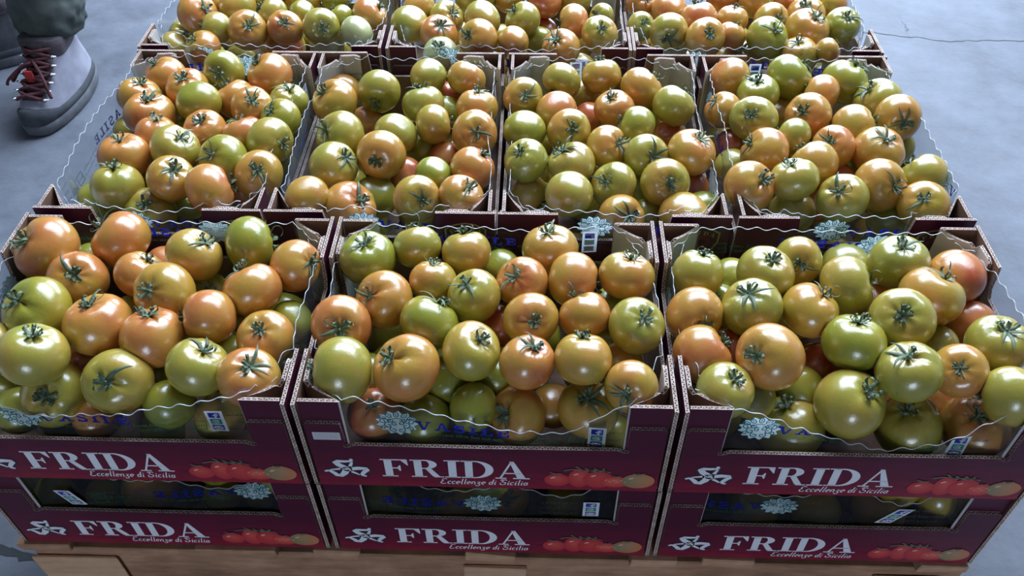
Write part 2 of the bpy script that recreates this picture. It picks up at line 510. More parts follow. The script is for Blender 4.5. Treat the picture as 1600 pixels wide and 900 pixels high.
SLAB = {
 'V': (1.30, [[(.12, .95), (.42, .95), (.76, .02), (.52, .02)], [(.98, .95), (1.14, .95), (.76, .02), (.60, .02)], rect(0, .84, .52, 1), rect(.84, .84, 1.28, 1)]),
 'A': (1.32, [[(.14, .05), (.32, .05), (.72, 1), (.55, 1)], [(.52, 1), (.76, 1), (1.18, .05), (.86, .05)], rect(.36, .27, .92, .40), rect(0, 0, .48, .16), rect(.76, 0, 1.32, .16)]),
 'S': (1.02, stroke(arc(.50, .74, .36, .19, 20, 180, 9) + arc(.50, .70, .36, .17, 190, 260, 4) + arc(.50, .30, .36, .20, 80, -10, 6) + arc(.50, .27, .36, .19, -20, -165, 9), .22) + [rect(.76, .66, .90, 1), rect(.08, 0, .22, .34)]),
 'I': (0.74, [rect(.22, 0, .52, 1), rect(0, 0, .74, .16), rect(0, .84, .74, 1)]),
 'L': (1.06, [rect(.16, 0, .46, 1), rect(0, 0, 1.0, .16), rect(0, .84, .66, 1), rect(.84, 0, 1.0, .42)]),
 'E': (1.10, [rect(.16, 0, .46, 1), rect(0, 0, 1.04, .16), rect(0, .84, 1.02, 1), rect(.46, .44, .76, .58), rect(.88, 0, 1.04, .38), rect(.86, .62, 1.02, 1), rect(.68, .32, .80, .70)])}
def word(txt, font, gap):
    x = 0; out = []
    for ch in txt:
        w, ps = font[ch]
        out += [[(px + x, py) for px, py in p] for p in ps]
        x += w + gap
    return out, x - gap
def script_word(s):
    """slanted brush script, x-height .5"""
    G = {
     'e': (.40, [arc(.20, .25, .17, .25, 0, 300, 12), [(.04, .25), (.36, .29)]]),
     'c': (.36, [arc(.20, .25, .17, .25, 50, 310, 11)]),
     'l': (.24, [[(.10, 1.0), (.10, .12)] + arc(.18, .10, .08, .10, 180, 300, 4)]),
     'i': (.24, [[(.10, .5), (.10, .12)] + arc(.18, .10, .08, .10, 180, 300, 4), [(.09, .66), (.14, .74)]]),
     'n': (.46, [[(.06, .5), (.06, 0)], arc(.20, .30, .14, .20, 170, 0, 8) + [(.34, .10)] + arc(.41, .09, .07, .09, 180, 290, 4)]),
     'z': (.40, [[(.05, .46), (.33, .46), (.08, .10)], arc(.16, -.10, .18, .22, 80, -160, 12)]),
     'd': (.44, [arc(.19, .25, .15, .25, 20, 340, 12), [(.34, 1.0), (.34, .1), (.42, .02)]]),
     'a': (.44, [arc(.19, .25, .15, .25, 20, 340, 12), [(.34, .5), (.34, .1), (.43, .02)]]),
     'E': (.62, [arc(.32, .74, .24, .24, 40, 250, 10), arc(.30, .26, .27, .26, 110, 330, 12)]),
     'S': (.66, [arc(.36, .74, .22, .24, 30, 250, 10) + arc(.30, .26, .26, .26, 70, -200, 14), arc(.10, .88, .12, .12, 200, -60, 8)]),
     ' ': (.22, [])}
    x = 0; out = []
    for ch in s:
        w, st = G[ch]
        for k, p in enumerate(st):
            out += [[(a + x + b * .22, b) for a, b in q] for q in stroke(p, .12 if len(p) > 3 else .13)]
        x += w + .06
    return out, x

def flat(name, layers, place, lift=0.0003, step=0.00012, ink=None):
    """layers: [(polygons, colour or list of colours)], each a hair above the one before; place(u, v, d) -> point"""
    b = MB()
    for i, (ps, c) in enumerate(layers):
        for p in ps:
            b.face([place(q[0], q[1], lift + step * i) for q in p], 0, c)
    return b.mesh(name, [ink or INK], colors=True)

def scale_polys(ps, s, sy, dx, dy, slope=0.0): return [[(p[0] * s + dx, p[1] * sy + dy + slope * p[0] * s) for p in q] for q in ps]

WHITE = (0.86, 0.85, 0.90); TEALL = (0.02, 0.17, 0.19); BLUE = (0.012, 0.022, 0.30); GREEN = (0.035, 0.20, 0.07); PALE = (0.74, 0.90, 0.94)

# art on the long side of a crate (u to the right, v up, both metres; u = 0 in the middle)
def long_place(u, v, d): return (u, -0.147 - d, v)
ps, w = word('FRIDA', SERIF, 0.03)
k = 0.164 / w
FRIDA = flat('lettering', [(scale_polys(ps, k, 0.0345, -0.117, 0.021), WHITE)], long_place)
ps, w = script_word('Eccellenze di Sicilia')
k = 0.099 / w
SLOGAN = flat('lettering', [(scale_polys(ps, k, 0.0105, -0.053, 0.009), WHITE)], long_place, 0.0006)

def emblem_polys():
    white, dark = [], []
    for i in range(3):
        a = math.radians(100 + 120 * i)
        def rot(p, a=a): return (p[0] * math.cos(a) - p[1] * math.sin(a), p[0] * math.sin(a) + p[1] * math.cos(a))
        leg = [(.12, .05), (.45, .26), (.78, .34), (.86, .22), (.80, -.05), (.78, -.30), (.84, -.42), (1.02, -.44)]
        leg = [rot(p) for p in leg]
        dark += stroke(leg, (.56, .32)); white += stroke(leg, (.36, .14))
        wing = [rot(p) for p in [(.25, -.20), (.55, -.34), (.70, -.42)]]
        dark += stroke(wing, (.40, .24)); white += stroke(wing, (.18, .08))
    dark.append(ellipse(0, 0, .34, .34)); white.append(ellipse(0, -.02, .22, .25))
    face = [ellipse(-.09, .04, .05, .03), ellipse(.09, .04, .05, .03), ellipse(0, -.14, .09, .025), rect(-.24, .14, .24, .19), rect(-.015, -.08, .015, .02)]
    return white, dark, face
wh, dk, fc = emblem_polys()
f = lambda ps: scale_polys(ps, 0.0245, 0.0185, -0.155, 0.0345)
EMBLEM = flat('emblem', [(f(dk), (0.05, 0.03, 0.05)), (f(wh), WHITE), (f(fc), (0.05, 0.03, 0.05))], long_place)

def tomato_print():
    L = []
    def shade(cx, cy, rx, ry, c0, c1, c2=None):
        pts = ellipse(cx, cy, rx, ry, 20); fan = []; cols = []
        for i in range(20):
            p, q = pts[i], pts[(i + 1) % 20]
            def mixc(x):
                t = (x[0] - cx) / rx * .5 + .5
                e = c2 or c1
                return tuple(c1[j] * (1 - t) + e[j] * t for j in range(3))
            fan.append([(cx, cy + ry * .25), p, q]); cols.append([c0, mixc(p), mixc(q)])
        return fan, cols
    red, deep = (0.72, 0.10, 0.08), (0.50, 0.03, 0.04)
    items = [(.0785, .021, .0145, .0125, red, deep, None), (.103, .0255, .0125, .0185, red, deep, None), (.124, .0235, .017, .0165, (0.64, 0.07, 0.06), deep, None),
             (.143, .0195, .0165, .0110, (0.80, 0.16, 0.11), (0.55, 0.04, 0.04), None), (.168, .0225, .0185, .0145, (0.42, 0.27, 0.14), (0.22, 0.21, 0.10), (0.62, 0.20, 0.09))]
    b = MB()
    for i, it in enumerate(items):
        fan, cols = shade(*it)
        for p, c in zip(fan, cols): b.face([long_place(q[0], q[1], .0003 + .0001 * i) for q in p], 0, c)
    for cx, cy in ((.0735, .0265), (.099, .034), (.118, .0315), (.160, .028)):
        b.face([long_place(p[0], p[1], .0009) for p in ellipse(cx, cy, .0034, .0016, 10, .5)], 0, (0.85, 0.42, 0.36))
    for k in range(6):
        for q in [ellipse(.1325 + k * .0042, .0235 - (k % 2) * .003, .0016, .0011, 8)]:
            b.face([long_place(p[0], p[1], .0009) for p in q], 0, (0.75, 0.30, 0.22))
    for pth in ([(.085, .041), (.095, .044), (.108, .0425), (.122, .043), (.134, .0405)], [(.098, .0495), (.104, .044), (.112, .040)], [(.108, .047), (.113, .043), (.122, .0395)], [(.118, .047), (.124, .042), (.128, .038)], [(.128, .047), (.129, .042), (.137, .0385)],
                [(.070, .037), (.076, .034), (.083, .035)], [(.162, .038), (.167, .0355), (.174, .038)], [(.166, .0345), (.168, .036), (.1675, .0385)], [(.140, .032), (.143, .030), (.148, .0325)]):
        for q in stroke(pth, .0022): b.face([long_place(p[0], p[1], .0010) for p in q], 0, (0.17, 0.15, 0.10))
    return b.mesh('tomato_picture', [INK], colors=True)
TOMPIC = tomato_print()

# badge on the short side
def short_place(u, v, d): return (-0.197 - d, -u, v)
def badge():
    out = [(-.026, .124), (-.013, .1315), (0, .134), (.013, .1315), (.026, .124), (.025, .108), (.017, .092), (.008, .084), (0, .081), (-.008, .084), (-.017, .092), (-.025, .108)]
    gold = (0.42, 0.29, 0.14)
    L = [([out], (0.06, 0.012, 0.02)), (stroke(out + [out[0]], .0022), gold),
         ([ellipse(0, .108, .017, .012), [(-.013, .105), (.013, .105), (.006, .089), (-.006, .089)]], (0.16, 0.014, 0.03)),
         ([ellipse(-.004, .104, .006, .009), ellipse(.006, .110, .005, .004), ellipse(.001, .093, .006, .004)], (0.04, 0.012, 0.018)),
         ([ellipse(.008, .101, .0022, .0016, 8), ellipse(-.009, .098, .002, .0014, 8)], (0.30, 0.25, 0.22))]
    let = []
    for i, ch in enumerate('FRIDA'):
        w, ps = SERIF[ch]; a = (i - 2) * -.20; cx, cy = (i - 2) * .0088, .1245 - abs(i - 2) ** 2 * .0009
        for p in ps:
            let.append([(cx + ((q[0] - w / 2) * math.cos(a) - (q[1] - .5) * math.sin(a)) * .0062, cy + ((q[0] - w / 2) * math.sin(a) + (q[1] - .5) * math.cos(a)) * .0062) for q in p])
    L.append((let, gold))
    return flat('badge', [([[(x + .109, y) for x, y in p] for p in ps], c) for ps, c in L], short_place)
BADGE = badge()

# ------------------------------------------------------------------ crate
def wall(b, poly, place, th, mo=0, mi=1, me=2):
    """extrude a 2-d outline; place(u, v, d), d = depth into the crate; outer, inner, cut-edge materials"""
    n = len(poly)
    area = sum(poly[i][0] * poly[(i + 1) % n][1] - poly[(i + 1) % n][0] * poly[i][1] for i in range(n))
    if area < 0: poly = poly[::-1]
    b.face([place(u, v, 0) for u, v in poly], mo)
    b.face([place(u, v, th) for u, v in poly[::-1]], mi)
    s = 0
    for i in range(n):
        p, q = poly[i], poly[(i + 1) % n]; l = math.hypot(q[0] - p[0], q[1] - p[1])
        b.face([place(*p, 0), place(*p, th), place(*q, th), place(*q, 0)], me, uv=[(s, 0), (s, 1), (s + l, 1), (s + l, 0)])
        s += l
def tri_fill(me):
    bm = bmesh.new(); bm.from_mesh(me)
    bmesh.ops.triangulate(bm, faces=[f for f in bm.faces if len(f.verts) > 4])
    bm.to_mesh(me); bm.free()
    return me

TH = 0.0042
outline = [(-.190, .001), (.190, .001), (.190, .115), (.187, .118), (.1515, .118), (.1505, .086), (.1535, .079), (.1525, .0755), (.1475, .0755), (.141, .0795),
           (0, .0785), (-.141, .0795), (-.1475, .0755), (-.1525, .0755), (-.1535, .079), (-.1505, .086), (-.1515, .118), (-.187, .118), (-.190, .115)]
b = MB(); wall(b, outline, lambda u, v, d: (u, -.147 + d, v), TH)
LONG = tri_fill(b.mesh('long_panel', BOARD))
outline = [(-.147, .001), (.147, .001), (.147, .15), (.0715, .15), (.068, .118), (.062, .108), (-.062, .108), (-.068, .118), (-.0715, .15), (-.147, .15)]
b = MB(); wall(b, outline, lambda u, v, d: (-.197 + d, -u, v), TH)
SHORT = tri_fill(b.mesh('short_wall', BOARD))
b = MB(); b.box(-.192, .192, -.1425, .1425, .001, .005, 1)
BASE = b.mesh('base', BOARD)

def corner_post():
    """one folded sheet: strip behind the long panel, slanting wall, glue tab on the short wall (corner at -x, -y)"""
    x0, y0 = -.197 + TH + .0003, -.147 + TH + .0003
    # plan of the outer (printed / white) side of the sheet and of its kraft side
    A = [(x0 + .001, y0), (-.149, y0), (-.1475, y0 + .002), (x0 + .0062, y0 + .031), (x0 + .0058, y0 + .060)]
    Bk = [(x0 + .001, y0 + TH), (-.154, y0 + TH), (-.1535, y0 + TH + .001), (x0 + .0018, y0 + .0285), (x0 + .0012, y0 + .060)]
    top = [.15, .15, .149, .1475, .149]
    b = MB()
    segs = [(0, 1, 0), (1, 2, 3), (2, 3, 3), (3, 4, 3)]
    s = 0
    for i, j, mo in segs:
        n = 8 if (i, j) == (2, 3) else (4 if i == 3 else 1)
        for k in range(n):
            t0, t1 = k / n, (k + 1) / n
            def P(t, L): return (L[i][0] + (L[j][0] - L[i][0]) * t, L[i][1] + (L[j][1] - L[i][1]) * t)
            def H(t):
                h = top[i] + (top[j] - top[i]) * t
                if (i, j) == (2, 3): h -= .0035 * math.sin(t * math.pi) + (.006 if abs(t - .875) < .02 else 0)
                if i == 3 and t > .9: h -= .003
                return h
            a0, a1, c0, c1 = P(t0, A), P(t1, A), P(t0, Bk), P(t1, Bk)
            h0, h1 = H(t0), H(t1)
            l = math.hypot(a1[0] - a0[0], a1[1] - a0[1])
            b.face([(*a0, .006), (*a1, .006), (*a1, h1), (*a0, h0)], mo)
            b.face([(*c1, .006), (*c0, .006), (*c0, h0), (*c1, h1)], 1)
            b.face([(*a0, h0), (*a1, h1), (*c1, h1), (*c0, h0)], 2, uv=[(s, 0), (s + l, 0), (s + l, 1), (s, 1)])
            s += l
    e = A[-1]; c = Bk[-1]
    b.face([(*e, .006), (*c, .006), (*c, .146), (*e, .146)], 2, uv=[(0, 0), (0, 1), (.14, 1), (.14, 0)])
    return b.mesh('corner_post', BOARD)
POST = corner_post()
# a mirrored copy for the other diagonal
def mirrored(me, name):
    m2 = me.copy(); m2.name = name
    bm = bmesh.new(); bm.from_mesh(m2)
    for v in bm.verts: v.co.x = -v.co.x
    bmesh.ops.reverse_faces(bm, faces=bm.faces)
    bm.to_mesh(m2); bm.free()
    return m2
POSTM = mirrored(POST, 'corner_post')

def make_crate(label, group, loc, rz, printed_long=(1, 0), badge_on=(1, 1)):
    c = empty('tomato_crate', loc, rz)
    tag(c, label, 'crate', group)
    put('base', BASE, c)
    for s, r in ((0, 0), (1, math.pi)):
        lp = put('long_panel', LONG, c, rot=(0, 0, r))
        if printed_long[s]:
            put('lettering', FRIDA, lp); put('slogan', SLOGAN, lp); put('emblem', EMBLEM, lp); put('tomato_picture', TOMPIC, lp)
        sw = put('short_wall', SHORT, c, rot=(0, 0, r))
        if badge_on[s]: put('badge', BADGE, sw)
        put('corner_post', POST, c, rot=(0, 0, r)); put('corner_post', POSTM, c, rot=(0, 0, r))
    return c

# ------------------------------------------------------------------ film liner
def interp(prof, u):
    if u <= prof[0][0]: return prof[0][1]
    for (a, ha), (c, hc) in zip(prof, prof[1:]):
        if u <= c:
            t = (u - a) / (c - a); t = t * t * (3 - 2 * t)
            return ha + (hc - ha) * t
    return prof[-1][1]

def sticker(place):
    L = [([rect(0, 0, .019, .036)], (0.70, 0.74, 0.80)), ([rect(.003, .0245, .0155, .0335)], (0.02, 0.03, 0.32)),
         ([rect(.0095, .0245, .0118, .0315), rect(.0075, .0278, .0140, .0295), rect(.0105, .0305, .0140, .0323)], (0.75, 0.78, 0.84)),
         ([rect(.003, .0135, .0155, .0225)], (0.03, 0.22, 0.20)), (ring(.0092, .018, (.0042, .0034), (.0034, .0026), 20, 330, 14) + ring(.0092, .018, (.0019, .0016), (.0011, .0009), 0, 360, 10) + stroke([(.0112, .0196), (.0113, .0172), (.0128, .0168)], .0008), (0.70, 0.78, 0.78)),
         ([rect(.003, .003, .0155, .0115)], (0.03, 0.035, 0.20)), ([rect(.0042, .0042, .0143, .0103)], (0.70, 0.72, 0.80)), (stroke([(.0042, .0103), (.00925, .0066), (.0143, .0103)], .0009) + stroke([(.0042, .0042), (.0078, .0074)], .0007) + stroke([(.0143, .0042), (.0107, .0074)], .0007), (0.03, 0.035, 0.20))]
    return [(p, c) for p, c in L]

def flower_logo():
    """round scalloped flourish of scrolls with three leaves on top; about 1 wide"""
    blob = [(math.cos(t) * .5 * (1 + .10 * math.cos(13 * t)), math.sin(t) * .43 * (1 + .10 * math.cos(13 * t))) for t in [2 * math.pi * k / 104 for k in range(104)]]
    fan = [[(0, 0), blob[i], blob[(i + 1) % 104]] for i in range(104)]
    lines = []
    def curl(cx, cy, r, a, s): return [(cx + r * (1 - k / 16) * math.cos(a + s * k * .55), cy + r * (1 - k / 16) * math.sin(a + s * k * .55)) for k in range(15)]
    for cx, cy, r, a, s in ((-.34, .06, .12, .5, 1), (.34, .06, .12, 2.6, -1), (-.22, -.10, .13, 1.2, 1), (.22, -.10, .13, 1.9, -1), (-.10, -.27, .11, 2, 1), (.10, -.27, .11, 1.1, -1),
                            (-.34, -.20, .09, 0, 1), (.34, -.20, .09, 3.1, -1), (-.06, -.04, .09, 1, 1), (.10, .00, .09, 2, -1), (-.18, .10, .09, .2, -1), (.20, .12, .08, 2.9, 1)):
        lines += stroke(curl(cx, cy, r, a, s), .030)
    for cx, cy, rot in ((-.20, .29, 2.2), (.0, .33, 1.57), (.20, .29, .94), (-.36, .20, 2.7), (.36, .20, .44)):
        e = ellipse(cx, cy, .10, .06, 12, rot); lines += stroke(e + [e[0]], .028)
        lines += stroke([(cx - .05 * math.cos(rot), cy - .05 * math.sin(rot)), (cx + .05 * math.cos(rot), cy + .05 * math.sin(rot))], .022)
    lines += stroke(arc(0, -.06, .27, .24, 150, 30, 10), .026)
    rim = stroke(blob + [blob[0]], .018)
    return fan, lines + rim
FLOWER = flower_logo()

def scribble(x0, x1, y, h, rr):
    """a line of print too fine to read"""
    out = []; x = x0
    while x < x1:
        n = rr.randint(4, 9)
        for k in range(n):
            if x > x1: break
            t = h * rr.choice((.6, .6, .6, 1.0)); wd = h * .16
            out.append([(x, y), (x + wd, y), (x + wd + t * .15, y + t), (x + t * .15, y + t)])
            if rr.random() < .6: out.append([(x, y), (x + h * .42, y), (x + h * .42, y + h * .15), (x, y + h * .15)])
            x += h * .52
        x += h * .5
    return out

def film_sheet(root, long, r, prof=None, amp=.0021, art=None, seed=0, lowz=.03):
    """one side of the liner. long: along a long side; r: rotation about the crate; art: dict(shift, mirror, z, slope)"""
    rr = random.Random(seed)
    half = .149 if long else .072
    dep = .0085                                     # behind the outer face of the side
    base = -.147 if long else -.197
    ext = .046                                      # length that turns in along the slanting corner
    prof = prof or [(-half, .146), (-half * .4, .150 + rr.uniform(-.006, .003)), (half * .3, .147 + rr.uniform(-.008, .003)), (half, .148)]
    ph = rr.uniform(0, 6.28); p1, p2 = rr.uniform(0, 6.28), rr.uniform(0, 6.28)
    def hgt(u): return interp(prof, max(-half, min(half, u))) + amp * math.sin(u * 2 * math.pi / .0225 + ph) - (.006 if abs(u) > half + .02 else 0)
    def surf(u, z, d=0.0):
        q = dep + .0018 * math.sin(u * 31 + p1) * min(1, max(0, (z - .05) / .06)) + .0010 * math.sin(u * 57 + p2 + z * 60)
        if long and z > .08: q += .10 * (z - .08) * (.5 + .5 * math.sin(u * 12 + p2))
        au = abs(u); x = u; y = base + q
        if au > half - .003:
            t = au - (half - .003); sgn = 1 if u > 0 else -1
            if long: x = sgn * (half - .003 + t * .72); y = base + .0105 + t * .58
            else: x = sgn * (half - .003 + t * .9); y = base + .0145 + t * .28
        return (x, y - d, z)
    def loc(p): return p
    nu = 150 if long else 84; nv = 7
    U = [-(half + ext) + (2 * (half + ext)) * i / nu for i in range(nu + 1)]
    v, f = [], []
    for u in U:
        h = hgt(u)
        for k in range(nv + 1): v.append(surf(u, lowz + (h - lowz) * k / nv))
    for i in range(nu):
        for k in range(nv):
            a = i * (nv + 1) + k; c = a + nv + 1
            f.append((a, c, c + 1, a + 1))
    rot = (0, 0, r if long else r)
    me = pymesh('film_sheet', v, f, [FILM])
    if not long:
        for vv in me.vertices:                       # drawn facing -y, turned to face -x
            vv.co = Vector((vv.co.y, -vv.co.x, vv.co.z))
    sh = put('film_sheet', me, root, rot=rot)
    def place(u, z, d):
        p = surf(u, z, d)
        return (p[0], p[1], p[2]) if long else (p[1], -p[0], p[2])
    # pale strip along the cut top edge; its whiteness stands for caught light
    b = MB()
    for a, c in zip(U, U[1:]):
        ha, hc = hgt(a), hgt(c)
        for d in (-.0004, .0004):
            b.face([place(a, ha - .0003, d), place(c, hc - .0003, d), place(c, hc + .0003, d), place(a, ha + .0003, d)])
        b.face([place(a, ha + .0003, -.0004), place(a, ha + .0003, .0004), place(c, hc + .0003, .0004), place(c, hc + .0003, -.0004)])
    put('film_edge', b.mesh('film_edge', [RIM]), sh)
    if art:
        shf = art.get('shift', 0); mir = -1 if art.get('mirror') else 1; z0 = art.get('z', .088); sl = art.get('slope', -.06)
        def pl(u, v, d):
            uu = mir * u + shf
            return place(uu, min(z0 + v + sl * uu, hgt(uu) - .0015), d)
        keep = lambda ps: [p for p in ps if all(-half + .001 < mir * q[0] + shf < half - .001 for q in p)]
        fan, ln = FLOWER
        s = .042
        A = keep(scale_polys(fan, s, s * .95, -.0935, .011)); B_ = keep(scale_polys(ln, s, s * .95, -.0935, .011))
        if A: put('flower_logo', flat('flower_logo', [(A, PALE), (B_, TEALL)], pl, .0005, ink=FINK), sh)
        ps, w = word('VASILE', SLAB, .26)
        A = keep(scale_polys(ps, .100 / w, .0135, -.074, .002))
        if A: put('lettering', flat('lettering', [(A, BLUE)], pl, .0005, ink=FINK), sh)
        A = keep(scribble(-.062, .018, -.006, .0045, rr) + scribble(.028, .085, -.001, .0048, rr) + scribble(.032, .080, -.009, .0044, rr))
        box = keep(stroke([(.088, -.010), (.104, -.010), (.106, .004), (.090, .005), (.088, -.010)], .0014) + scribble(.091, .103, -.005, .005, rr))
        if A or box: put('fine_print', flat('fine_print', [(A + box, GREEN)], pl, .0005, ink=FINK), sh)
        st = [(keep([[(q[0] + .109, q[1] - .012) for q in p] for p in ps]), c) for ps, c in sticker(None)]
        if st[0][0] and not art.get('plain'):
            put('contact_sticker', flat('contact_sticker', st, pl, .0006, ink=FINK), sh)
            A = keep(scribble(.131, .148, .016, .0035, rr) + scribble(.131, .148, .004, .0035, rr) + scribble(.131, .148, -.008, .0035, rr))
            if A: put('fine_print', flat('fine_print', [(A, (0.03, 0.04, 0.04))], pl, .0005, ink=FINK), sh)
    return sh
